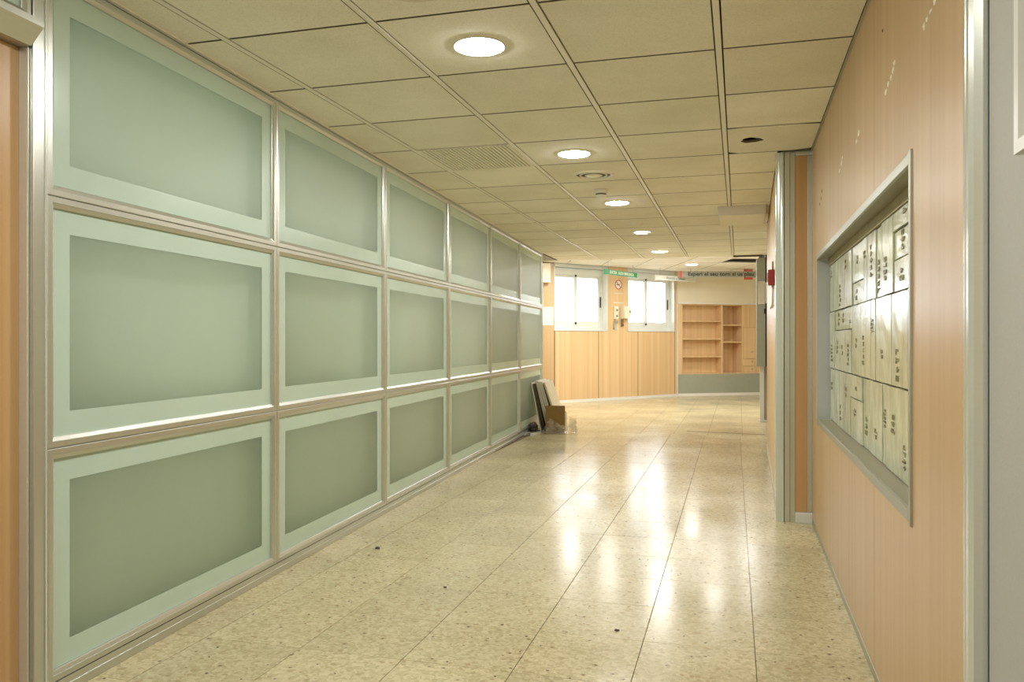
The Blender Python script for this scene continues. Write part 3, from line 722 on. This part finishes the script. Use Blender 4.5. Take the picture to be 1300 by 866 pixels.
# near post, grey wall and white board
post = struct(empty('trim_2', (RX, 1.696, 0)), 'bright aluminium corner post between wood wall and grey wall', 'post')
prism('post_profile', [(-0.004, 0.066), (-0.012, 0.060), (-0.014, 0.040), (-0.010, 0.024), (-0.010, 0.014), (-0.016, 0.008), (-0.024, -0.010), (-0.026, -0.034), (-0.022, -0.054), (-0.010, -0.067), (0.02, -0.069), (0.02, 0.066)], 'z', 0, CEIL + 0.02, M['post_alu'], post)
box('post_gasket', -0.003, 0.01, -0.0735, -0.0695, 0, CEIL + 0.02, simple('dark_blue_gasket', (0.10, 0.11, 0.17), 0.5), post)
wg = struct(box('wall_right_near', RX - 0.002, RX + 0.15, BACK, 1.621, 0, 2.95, M['grey_wall']), 'grey textured wall beside the aluminium post', 'wall')
nb = tag(empty('notice_board', (RX - 0.002, 0.98, 1.827)), 'white framed board on the grey wall, cut off by the picture edge', 'board')
bm = bmesh.new()
for (a, b, c, d) in ((-0.40, 0.40, -0.42, -0.40), (-0.40, 0.40, 0.40, 0.42), (-0.42, -0.40, -0.42, 0.42), (0.40, 0.42, -0.42, 0.42)):
    add_box(bm, -0.026, 0.0, a, b, c, d)
bm_obj('board_frame', bm, M['white_frame'], nb)
box('board_panel', -0.014, 0.0, -0.40, 0.40, -0.40, 0.40, M['white'], nb)

# return wall with rounded corner profile, then the second wood wall
ret = struct(empty('trim_3', (0.22, 5.24, 0)), 'aluminium and wood corner where the wall steps into the corridor', 'corner trim')
q = [(0.047, 0.0)]
for k in range(9):
    a = -PI / 2 - k * PI / 16; q.append((0.047 + 0.047 * math.cos(a), 0.047 + 0.047 * math.sin(a)))
q += [(0.0, 0.075), (0.047, 0.075)]
prism('corner_profile', q, 'z', 0, CEIL - 0.001, M['post_alu'], ret)
prism('aluminium_strip', [(0.049, 0.008), (0.053, 0.002), (0.082, 0.002), (0.086, 0.008), (0.114, 0.008), (0.114, 0.03), (0.049, 0.03)], 'z', 0, CEIL - 0.001, M['alu'], ret)
box('wood_strip', 0.115, 0.184, 0.010, 0.03, 0.067, CEIL - 0.03, M['wood_orange'], ret)
box('aluminium_strip', 0.185, 0.2135, 0.004, 0.03, 0.067, CEIL - 0.03, M['alu'], ret, bev=0.002)
box('head_strip', 0.115, 0.2135, 0.0, 0.03, CEIL - 0.029, CEIL - 0.001, M['alu_bright'], ret, bev=0.001)
box('base_strip', 0.115, 0.2135, -0.004, 0.03, 0.0, 0.065, M['white_frame'], ret, bev=0.003)
s_rot = math.atan2((B2 - A2).y, (B2 - A2).x); sl_ = (B2 - A2).length
w2 = struct(empty('wall_right_far', A2, s_rot), 'second beech wall beyond the rounded corner', 'wall')
# local: x along wall (away from camera), y = towards the room (+) ... outside is -y
box('wall_core', -0.04, sl_, -0.25, -0.02, 0, 2.95, M['cream'], w2)
for a, b in ((0.0, 1.16), (1.16, 2.32), (2.32, sl_)):
    box('wood_panel', a + 0.001, b - 0.001, -0.0198, 0.0, 0.045, CEIL + 0.01, M['wood_far'], w2, bev=0.0008)
box('skirting', 0.0, sl_, -0.0198, 0.003, 0.0, 0.044, M['alu_dull'], w2, bev=0.002)
t = tag(empty('wall_plate', A2 + (B2 - A2) * 0.075, s_rot), 'thin dark upright plate on the second wood wall behind the rounded corner', 'plate')
box('plate', -0.03, 0.03, 0.0, 0.005, 1.90, 2.20, M['brown_dark'], t)
# red call point with conduit
rp_ = tag(empty('fire_call_point', A2 + (B2 - A2) * 0.21, s_rot), 'small red fire alarm call point on the second wood wall', 'alarm')
box('body', -0.045, 0.045, 0.0, 0.045, 1.52, 1.63, M['red'], rp_, bev=0.004)
box('glass_cover', -0.03, 0.03, 0.045, 0.049, 1.54, 1.61, simple('dull_red_cover', (0.5, 0.1, 0.07), 0.2), rp_, bev=0.001)
cd_ = tag(empty('alarm_conduit', A2 + (B2 - A2) * 0.21, s_rot), 'white wire conduit running down from the red call point', 'conduit')
pts = [(0.0, 0.012, 1.5195), (0.0, 0.012, 1.44), (0.02, 0.012, 1.41), (0.08, 0.012, 1.39), (0.25, 0.012, 1.385), (0.7, 0.012, 1.385)]
tube('lower_conduit', pts, 0.008, M['white_frame'], cd_)
tube('upper_conduit', [(0, 0.012, 1.6305), (0, 0.012, 1.69)], 0.006, M['sign_grey'], cd_)

# partition post with the grey cabinet at the end of the corridor
pp = struct(empty('trim_4', (0.34, 11.66, 0)), 'slim grey partition post standing below the grey cabinet', 'post')
box('post_front', -0.06, -0.004, -0.03, 0.02, 0.03, 2.27, M['white_frame'], pp, bev=0.002)
box('post_side', -0.003, 0.06, -0.025, 0.05, 0.03, 2.27, simple('taupe_panel', (0.33, 0.28, 0.22), 0.5), pp, bev=0.002)
box('post_foot', -0.065, 0.065, -0.04, 0.06, 0.0, 0.03, M['white_frame'], pp, bev=0.004)
cab = tag(empty('grey_cabinet', (0.31, 11.62, 0.0)), 'tall narrow grey metal cabinet fixed to the partition post', 'cabinet')
box('body', -0.08, 0.036, -0.22, 0.005, 0.775, 2.24, M['grey_metal'], cab, bev=0.003)
box('edge_strip', 0.037, 0.058, -0.215, 0.005, 0.775, 2.40, M['dark'], cab)
box('top_bracket', -0.05, 0.03, -0.18, -0.02, 2.241, 2.29, M['grey_metal'], cab)
box('push_plate', -0.065, 0.030, -0.2245, -0.2205, 1.62, 1.93, M['chrome'], cab, bev=0.001)
tube('pull_handle', [(0.045, -0.216, 1.64), (0.045, -0.26, 1.65), (0.045, -0.265, 1.69), (0.045, -0.265, 1.86), (0.045, -0.26, 1.90), (0.045, -0.216, 1.91)], 0.010, M['white_frame'], cab)
box('lock', 0.018, 0.040, -0.228, -0.2205, 1.49, 1.56, M['dark'], cab, bev=0.003)

# ------------------------------------------------------------------ far window wall
wf = struct(empty('wall_far', FW, F_ROT), 'angled far wall of beech panels with two white windows', 'wall')
O1 = (-0.242, 1.0376, 1.305, 2.455); O2 = (1.567, 2.851, 1.305, 2.46)
bm = bmesh.new()
for (a, b, c, d) in ((-0.224, 2.98, 0, 1.305), (-0.30, 3.0, 2.46, 2.95), (1.0376, 1.567, 1.305, 2.46), (2.851, 2.98, 1.305, 2.46)):
    add_box(bm, a, b, 0.022, 0.30, c, d)
bm_obj('masonry', bm, M['reveal'], wf)
def fpoly(poly): return prism('wood_panel', poly, 'y', 0.0, 0.0195, M['wood_far'], wf, bev=0.0008)
g = 0.007
for x in (0.82, 1.84, 2.863): box('joint_strip', x - 0.0065, x + 0.0065, 0.003, 0.019, 0.056, 1.30, M['brown_dark'], wf)
box('joint_strip', -0.236, -0.224, 0.0, 0.019, 0.056, 1.30, M['brown_dark'], wf)
fpoly([(-0.222, 0.056), (0.82 - g, 0.056), (0.82 - g, 1.30), (-0.222, 1.30)])
fpoly([(0.82 + g, 0.056), (1.84 - g, 0.056), (1.84 - g, 1.30), (1.562, 1.30), (1.562, 2.6), (1.043, 2.6), (1.043, 1.30), (0.82 + g, 1.30)])
fpoly([(1.84 + g, 0.056), (2.863 - g, 0.056), (2.863 - g, 2.6), (2.856, 2.6), (2.856, 1.30), (1.84 + g, 1.30)])
fpoly([(2.863 + g, 0.056), (2.925, 0.056), (2.925, 2.6), (2.863 + g, 2.6)])
for a, b in ((-0.222, 1.039), (1.566, 2.852)): box('shutter_box', a, b, 0.0, 0.0195, 2.462, 2.6, M['white_frame'], wf, bev=0.001)
struct(box('baseboard_far', -0.6, 2.93, -0.012, 0.0, 0.0, 0.054, M['white'], None, 0.002, FW, F_ROT), 'white skirting along the far window wall', 'skirting')
box('corner_trim', 2.926, 2.95, -0.012, 0.02, 0.0, 2.6, M['white_frame'], wf, bev=0.002)
# windows
def window(n, o, label):
    w = struct(empty('window_%d' % n, FW, F_ROT), label, 'window')
    x0, x1, z0, z1 = o
    # thin white lining around the opening
    bm = bmesh.new()
    for (a, b, c, d) in ((x0, x1, z0, z0 + 0.014), (x0, x0 + 0.014, z0, z1), (x1 - 0.014, x1, z0, z1)): add_box(bm, a, b, -0.008, 0.115, c, d)
    bm_obj('lining', bm, M['white_frame'], w)
    yF = 0.115; fx0, fx1, fz0, fz1 = x0 + 0.0, x1 - 0.0, z0 + 0.014, z1
    bm = bmesh.new(); fw_ = 0.05
    for (a, b, c, d) in ((fx0, fx1, fz0, fz0 + 0.07), (fx0, fx1, fz1 - 0.12, fz1), (fx0, fx0 + fw_, fz0 + 0.07, fz1 - 0.12), (fx1 - fw_, fx1, fz0 + 0.07, fz1 - 0.12)):
        add_box(bm, a, b, yF, yF + 0.07, c, d, 0.004)
    bm_obj('window_frame', bm, M['white_frame'], w)
    mid = (fx0 + fx1) / 2 - 0.03
    for k, (a, b, y) in enumerate(((fx0 + fw_, mid + 0.035, yF + 0.04), (mid - 0.035, fx1 - fw_, yF + 0.012))):
        zz0, zz1 = fz0 + 0.07, fz1 - 0.12; sw_ = 0.07
        bm = bmesh.new()
        for (p, q_, c, d) in ((a, b, zz0, zz0 + 0.10), (a, b, zz1 - 0.05, zz1), (a, a + sw_, zz0 + 0.10, zz1 - 0.05), (b - sw_, b, zz0 + 0.10, zz1 - 0.05)):
            add_box(bm, p, q_, y, y + 0.026, c, d, 0.003)
        s = bm_obj('sash', bm, M['white_frame'], w)
        box('pane', a + sw_, b - sw_, y + 0.011, y + 0.015, zz0 + 0.10, zz1 - 0.05, M['glass'], s)
    for z in (fz0 + 0.13, fz1 - 0.13): lathe('catch', [(0, 0.02), (0.018, 0.018), (0.022, 0), (0.018, -0.018), (0, -0.02)], M['dark'], w, (mid - 0.005, yF + 0.008, z), n=12)
    box('pull_handle', fx1 - fw_ - 0.028, fx1 - fw_ - 0.012, yF - 0.012, yF + 0.012, 1.75, 1.95, M['dark'], w, bev=0.004)
window(1, O1, 'white sliding window of bright panes beside the glass partition')
window(2, O2, 'white sliding window of bright panes beside the shelves')
# things on the wall between the windows
def onfar(name, x, z, label, cat): return tag(empty(name, FW + Vector((fdx * x, fdy * x, z)), F_ROT), label, cat)
t = onfar('no_smoking_sign', 1.32, 2.192, 'round red and white no smoking sign between the windows', 'sign')
bm = bmesh.new(); add_lathe(bm, [(0, 0), (0.092, 0), (0.092, 0.004), (0, 0.004)], 32); o = bm_obj('disc', bm, M['sign_white'], t); o.rotation_euler = (PI / 2, 0, 0)
bm = bmesh.new(); add_lathe(bm, [(0.074, 0.004), (0.074, 0.0055), (0.092, 0.0055), (0.092, 0.004)], 32); o = bm_obj('ring', bm, M['red_sign'], t); o.rotation_euler = (PI / 2, 0, 0)
o = box('slash', -0.008, 0.008, -0.0062, -0.004, -0.078, 0.078, M['red_sign'], t); o.rotation_euler = (0, PI / 4 * -1, 0)
box('cigarette', -0.048, 0.03, -0.0052, -0.004, -0.008, 0.008, M['print_dark'], t)
tube('smoke_curl', [(0.034, -0.005, 0.0), (0.042, -0.005, 0.012), (0.036, -0.005, 0.026), (0.046, -0.005, 0.038)], 0.003, M['print_dark'], t, n=6)
t = onfar('paper_strip', 1.325, 2.027, 'narrow white strip just below the no smoking sign', 'label strip'); box('strip', -0.11, 0.11, -0.002, 0.0, -0.008, 0.008, M['sign_white'], t)
t = onfar('paper_strip', 1.32, 1.845, 'narrow white strip just above the wall switches', 'label strip'); box('strip', -0.13, 0.13, -0.002, 0.0, -0.008, 0.008, M['sign_white'], t)
t = onfar('switch_plate', 1.245, 1.655, 'upright cream switch plate with two round switches', 'switch')
box('plate', -0.055, 0.055, -0.03, 0.0, -0.12, 0.12, M['cream'], t, bev=0.004)
for z in (-0.06, 0.05):
    o = lathe('rocker', [(0, 0), (0.022, 0), (0.02, 0.008), (0, 0.008)], M['print_grey'], t, (0.012, -0.03, z), n=16); o.rotation_euler = (PI / 2, 0, 0)
t = onfar('wall_dispenser', 1.465, 1.662, 'cream square wall box with a dark lever beside the window', 'wall box')
box('housing', -0.085, 0.085, -0.11, 0.0, -0.115, 0.12, simple('ivory_plastic', (0.74, 0.74, 0.58), 0.4), t, bev=0.006)
box('lever', 0.04, 0.075, -0.122, -0.1105, -0.01, 0.04, M['print_grey'], t, bev=0.003)
t = onfar('wall_hook', 1.24, 1.43, 'dark curved metal hook below the switch plate', 'hook')
tube('hook_bar', [(-0.045, -0.012, -0.09), (-0.05, -0.02, 0.0), (-0.045, -0.03, 0.06), (-0.02, -0.035, 0.09), (0.012, -0.035, 0.085), (0.03, -0.03, 0.06), (0.02, -0.03, 0.03)], 0.011, M['grey_metal'], t)
box('hook_plate', -0.015, 0.045, -0.006, 0.0, -0.11, 0.08, M['alu_bright'], t, bev=0.002)
t = onfar('wall_bracket', 1.405, 1.47, 'small brown bracket below the cream wall box', 'bracket')
box('bracket_body', -0.022, 0.022, -0.03, 0.0, -0.07, 0.06, simple('brown_plastic', (0.22, 0.15, 0.07), 0.5), t, bev=0.005)
box('bracket_lip', -0.018, 0.018, -0.05, -0.0305, -0.07, -0.03, simple('brown_plastic_dark', (0.16, 0.10, 0.05), 0.5), t, bev=0.004)

# short wall beyond the end of the glass partition
C0 = FW + Vector((fdx, fdy, 0)) * -0.224
c_rot = math.atan2(0.42, 0.907)
wc = struct(empty('wall_far_left', C0, c_rot), 'beech wall strip beyond the end of the glass partition', 'wall')
box('wood_panel', -2.0, -0.003, 0.0, 0.02, 0.0, 2.6, M['wood'], wc, bev=0.001)
box('wall_core', -2.0, 0.0, 0.021, 0.25, 0, 2.95, M['cream'], wc)
def oncorner(name, x, z, label, cat): return tag(empty(name, C0 + Vector((math.cos(c_rot) * x, math.sin(c_rot) * x, z)), c_rot), label, cat)
t = oncorner('wall_unit', -0.30, 2.36, 'cream wall unit under the ceiling beside the window, half hidden by the glass partition', 'wall unit')
box('housing', -0.25, 0.19, -0.15, 0.0, -0.20, 0.14, M['cream'], t, bev=0.006)
box('lower_lip', -0.25, 0.19, -0.155, -0.1505, -0.20, -0.17, M['runner'], t)
t = oncorner('notice_sheet', -0.27, 1.57, 'white notice on the wood wall beside the glass partition', 'notice')
box('sheet', -0.2, 0.24, -0.006, -0.001, -0.17, 0.16, M['sign_white'], t)
box('sheet_band', -0.2, 0.24, -0.007, -0.0062, -0.01, 0.0, M['ctile'], t)

# ------------------------------------------------------------------ shelf wall
wn = struct(empty('wall_shelves', NW, N_ROT), 'cream wall holding the built-in beech shelves', 'wall')
box('upper_wall', -0.02, 4.4, 0.0, 0.10, 1.905, 2.95, M['cream'], wn)
box('ledge', 0.0, 4.4, -0.03, 0.02, 1.872, 1.904, M['white'], wn, bev=0.003)
box('grey_plinth', 0.0, 4.4, 0.0, 0.10, 0.054, 0.444, M['grey_panel'], wn)
box('wall_core', -0.05, 4.4, 0.50, 0.60, 0.0, 2.95, M['cream'], wn)
struct(box('baseboard_shelves', 0.0, 4.4, -0.012, 0.0, 0.0, 0.056, M['white'], None, 0.002, NW, N_ROT), 'white skirting below the grey plinth', 'skirting')
sh = tag(empty('shelving_unit', NW + Vector((0, 0, 0.446)), N_ROT), 'built-in beech shelving unit with open bays and drawers in the far wall', 'shelves')
W_ = M['wood_far']
def sbox(name, x0, x1, y0, y1, z0, z1, parent=sh, mat=W_, bev=0.001): return box(name, x0, x1, y0, y1, z0 - 0.446, z1 - 0.446, mat, parent, bev)
sbox('side_panel', 0.0, 0.10, 0.0, 0.24, 0.446, 1.87)
sbox('back_panel', 0.10, 0.465, 0.222, 0.24, 0.446, 1.87); sbox('back_panel', 0.466, 0.966, 0.222, 0.24, 0.446, 1.87)
sbox('divider', 0.966, 1.010, 0.0, 0.40, 0.446, 1.87)
sbox('back_panel', 1.0105, 1.445, 0.382, 0.40, 0.446, 1.87)
sbox('side_panel', 1.4455, 1.463, 0.0, 0.40, 0.446, 1.87)
sbox('bottom_board', 0.101, 0.965, 0.0, 0.221, 0.446, 0.462); sbox('bottom_board', 1.011, 1.445, 0.0, 0.381, 0.446, 0.462)
sbox('top_board', 0.101, 0.965, 0.0, 0.221, 1.852, 1.87); sbox('top_board', 1.011, 1.445, 0.0, 0.381, 1.852, 1.87)
for z in (0.799, 1.161, 1.523): sbox('shelf', 0.101, 0.965, 0.004, 0.221, z - 0.012, z + 0.012)
for z in (1.097, 1.446): sbox('shelf', 1.011, 1.445, 0.004, 0.381, z - 0.012, z + 0.012)
sbox('cabinet_body', 1.464, 2.2, 0.02, 0.40, 0.446, 1.87, mat=M['wood_orange'])
for z0, z1, nm, kz in ((1.405, 1.868, 'cupboard_door', 1.50), (0.760, 1.396, 'cupboard_door', 0.90), (0.605, 0.751, 'drawer', 0.70), (0.448, 0.596, 'drawer', 0.545)):
    d_ = sbox(nm, 1.466, 1.98, 0.0, 0.019, z0, z1)
    if z0 < 1.4:
        o = lathe('knob', [(0, 0.024), (0.014, 0.022), (0.016, 0.012), (0.007, 0.006), (0.008, 0)], M['alu_dull'], d_, (1.675, 0.0, kz - 0.446), n=14); o.rotation_euler = (PI / 2, 0, 0)

# ------------------------------------------------------------------ hanging signs
def hanging(name, a, b, ztop, h, label, mat, thick=0.025):
    a = Vector((a[0], a[1], 0)); b = Vector((b[0], b[1], 0)); rz = math.atan2((b - a).y, (b - a).x); Lg = (b - a).length
    t = tag(empty(name, Vector((a.x, a.y, ztop - h)), rz), label, 'sign', 'signs hung under the raised ceiling')
    box('board', 0, Lg, 0, thick, 0, h, mat, t, bev=0.002)
    for x in (Lg * 0.12, Lg * 0.88): tube('hanger', [(x, thick / 2, h), (x, thick / 2, HIGH - ztop + h)], 0.004, M['alu_bright'], t, n=6)
    return t, Lg
t, Lg = hanging('direction_sign', (-2.246, 13.913), (-1.814, 14.971), 2.378, 0.088, 'green hanging exit sign with white lettering between the windows', M['green_sign'])
text_mesh('lettering', 'SORTIDA', 0.075, M['print_white'], t, (0.285, -0.001, 0.044), (PI / 2, 0, 0), 0.25, 0.002)
text_mesh('lettering', 'SALIDA EMERGENCIA', 0.075, M['print_white'], t, (0.735, -0.001, 0.044), (PI / 2, 0, 0), 0.56, 0.002)
t, Lg = hanging('direction_sign', (-1.525, 15.416), (-0.825, 16.289), 2.377, 0.090, 'white hanging sign with grey lettering before the window by the shelves', M['sign_white'])
text_mesh('lettering', "Atenció a l'usuari", 0.075, M['print_grey'], t, (Lg * 0.50, -0.001, 0.045), (PI / 2, 0, 0), 0.53, 0.001)
t, Lg = hanging('waiting_sign', (-1.053, 15.809), (0.345, 16.203), 2.466, 0.114, 'long grey hanging sign asking people to wait their turn, above the shelves', M['sign_grey'])
text_mesh('lettering', 'Esperi el seu torn si us plau', 0.105, M['print_dark'], t, (Lg * 0.515, -0.001, 0.060), (PI / 2, 0, 0), 1.27, 0.003)
box('end_bracket', -0.05, 0.0, -0.004, 0.03, -0.004, 0.118, M['red_sign'], t, bev=0.002)
box('red_flag', 1.20, 1.37, 0.026, 0.034, -0.045, 0.158, M['red_sign'], t, bev=0.002)

# ------------------------------------------------------------------ leftover boards and packaging by the end of the glass partition
def leaning(x_foot, y0, y1, ang, length, thick, mat, label, dx=0.0):
    """board standing on its lower edge, tilted towards the partition by ang"""
    t = tag(empty('leaning_tile', (x_foot, (y0 + y1) / 2, 0), math.radians(3.2)), label, 'board', 'boards leaning on the glass partition')
    s, c = math.sin(ang), math.cos(ang); hw = (y1 - y0) / 2
    # profile in local xz, x towards the room; lower room-side corner on the floor
    pr = [(-thick * c, 0 + thick * s * 0.0), (0.0, 0.0), (-length * s, length * c), (-length * s - thick * c, length * c - thick * s)]
    pr[0] = (-thick * c, thick * s * 0.02)
    bm = bmesh.new(); add_prism(bm, pr, 'y', -hw, hw); bm_obj('board_face', bm, mat, t)
    return t
B0 = -2.375
specs = [(0.000, 9.70, 10.28, 0.200, 0.615, 0.014, 'board_white', 'thin pale board leaning directly against the glass partition'),
         (0.024, 9.72, 10.30, 0.208, 0.600, 0.010, 'board_edge', 'thin dark board second from the glass partition in the leaning stack'),
         (0.046, 9.71, 10.28, 0.216, 0.600, 0.012, 'board_edge', 'dark board third from the glass partition in the leaning stack'),
         (0.085, 9.72, 10.31, 0.236, 0.645, 0.016, 'board_white', 'white ceiling tile leaning against the dark boards'),
         (0.118, 9.70, 10.28, 0.250, 0.645, 0.018, 'board_white', 'white ceiling tile in the middle of the leaning stack'),
         (0.148, 9.71, 10.32, 0.264, 0.640, 0.018, 'board_white', 'white ceiling tile behind the brown-edged tile'),
         (0.178, 9.72, 10.30, 0.278, 0.640, 0.018, 'board_white', 'white ceiling tile beside the thin brown sheet'),
         (0.198, 9.73, 10.30, 0.286, 0.620, 0.008, 'board_edge', 'thin brown sheet behind the beige front tile'),
         (0.245, 9.71, 10.28, 0.320, 0.640, 0.022, 'board_beige', 'beige ceiling tile at the front of the leaning stack')]
for dx, y0, y1, ang, ln, tk, m, lab in specs: leaning(B0 + dx, y0, y1, ang, ln, tk, M[m], lab)
# cardboard box with open flap
t = tag(empty('cardboard_box', (-2.148, 9.615, 0), math.radians(4)), 'small brown cardboard box standing before the leaning boards', 'box')
box('front_wall', -0.125, 0.115, -0.075, -0.070, 0.0, 0.335, M['cardboard'], t)
box('side_wall', 0.110, 0.115, -0.0695, 0.075, 0.0, 0.25, simple('pale_box_side', (0.62, 0.56, 0.42), 0.8), t)
box('side_wall', -0.125, -0.120, -0.0695, 0.075, 0.0, 0.25, M['cardboard'], t)
box('rear_wall', -0.1195, 0.1095, 0.070, 0.075, 0.0, 0.25, M['cardboard'], t)
box('bottom', -0.1195, 0.1095, -0.0695, 0.0695, 0.0, 0.004, M['cardboard'], t)
# crumpled clear film round the foot of the box
rn = random.Random(5); bm = bmesh.new(); nu, nv = 26, 9; G = []
for iu in range(nu):
    a = -2.9 + 3.9 * iu / (nu - 1); row = []
    for iv in range(nv):
        v = iv / (nv - 1)
        rx = 0.175 + 0.05 * v * math.sin(3 * a) + rn.uniform(-.018, .018); ry = 0.135 + 0.03 * math.sin(5 * a + 1) + rn.uniform(-.015, .015)
        k = 1.0 + 0.25 * (1 - v) ** 2
        row.append(bm.verts.new((math.cos(a) * rx * k + 0.03, math.sin(a) * ry * k, 0.003 + v * (0.13 + 0.05 * math.sin(2 * a) + rn.uniform(-.02, .02)))))
    G.append(row)
for iu in range(nu - 1):
    for iv in range(nv - 1): bm.faces.new((G[iu][iv], G[iu + 1][iv], G[iu + 1][iv + 1], G[iu][iv + 1]))
t = tag(bm_obj('plastic_film', bm, M['film'], None, (-2.14, 9.60, 0), recalc=False), 'crumpled clear plastic film around the cardboard box', 'plastic film')
# aluminium offcuts and a dark rag
for k, (x, y, a, ln, lab) in enumerate(((-2.445, 9.30, 1.45, 0.22, 'short aluminium offcut lying against the partition rail'),
                                        (-2.395, 9.36, 1.40, 0.24, 'aluminium offcut lying beside the leaning boards'),
                                        (-2.345, 9.34, 1.30, 0.20, 'short pale offcut lying before the leaning boards'))):
    t = tag(empty('metal_offcut', (x, y, 0), a), lab, 'offcut', 'offcuts on the floor')
    prism('channel', [(-0.016, 0.0), (0.016, 0.0), (0.016, 0.024), (0.013, 0.024), (0.013, 0.003), (-0.013, 0.003), (-0.013, 0.024), (-0.016, 0.024)], 'x', -ln / 2, ln / 2, M['white_frame'] if k != 1 else M['grey_metal'], t)
rn = random.Random(9); bm = bmesh.new(); bmesh.ops.create_icosphere(bm, subdivisions=3, radius=1)
for v in bm.verts:
    k = 1 + rn.uniform(-.16, .16); v.co = Vector((v.co.x * 0.055 * k, v.co.y * 0.10 * k, max(0.0, 0.06 + v.co.z * 0.062 * k)))
tag(bm_obj('crumpled_bag', bm, simple('dark_bag', (0.07, 0.06, 0.055), 0.35), None, (-2.435, 9.58, 0)), 'dark crumpled bag between the partition and the leaning boards', 'bag')

# ------------------------------------------------------------------ small debris on the floor
def crumb(x, y, s, label, seed):
    rn = random.Random(seed); bm = bmesh.new(); bmesh.ops.create_icosphere(bm, subdivisions=2, radius=1)
    for v in bm.verts:
        k = 1 + rn.uniform(-.35, .35); v.co = Vector((v.co.x * s * k, v.co.y * s * 0.8 * k, max(0, v.co.z * s * .45 * k + s * .3)))
    tag(bm_obj('floor_debris', bm, M['debris'], None, (x, y, 0.0)), label, 'debris', 'crumbs on the terrazzo')
crumb(-1.876, 3.971, 0.014, 'dark dried crumb on the floor beside the glass partition', 1)
crumb(-1.285, 3.43, 0.008, 'tiny dark crumb in the middle of the floor', 2)
crumb(-0.454, 3.10, 0.009, 'tiny dark crumb beside the long floor joint', 3)

# ------------------------------------------------------------------ hidden shell that keeps daylight to the windows
struct(box('wall_back', -7, 4, BACK - 0.25, BACK, 0, 2.95, M['cream']), 'wall behind the viewer', 'wall')
struct(box('wall_side_left', -5.4, -2.58, 10.45, 10.6, 0, 2.95, M['cream']), 'wall behind the end of the glass partition', 'wall')
struct(box('wall_outer_left', -5.5, -5.2, 10.3, 14.6, 0, 2.95, M['cream']), 'outer wall hidden behind the glass partition', 'wall')
struct(box('wall_side_right', 0.30, 2.2, 8.70, 8.80, 0, 2.95, M['cream']), 'wall of the side passage beyond the second wood wall', 'wall')
struct(box('wall_outer_right', 2.0, 2.2, 8.8, 19.0, 0, 2.95, M['cream']), 'outer wall of the side passage', 'wall')
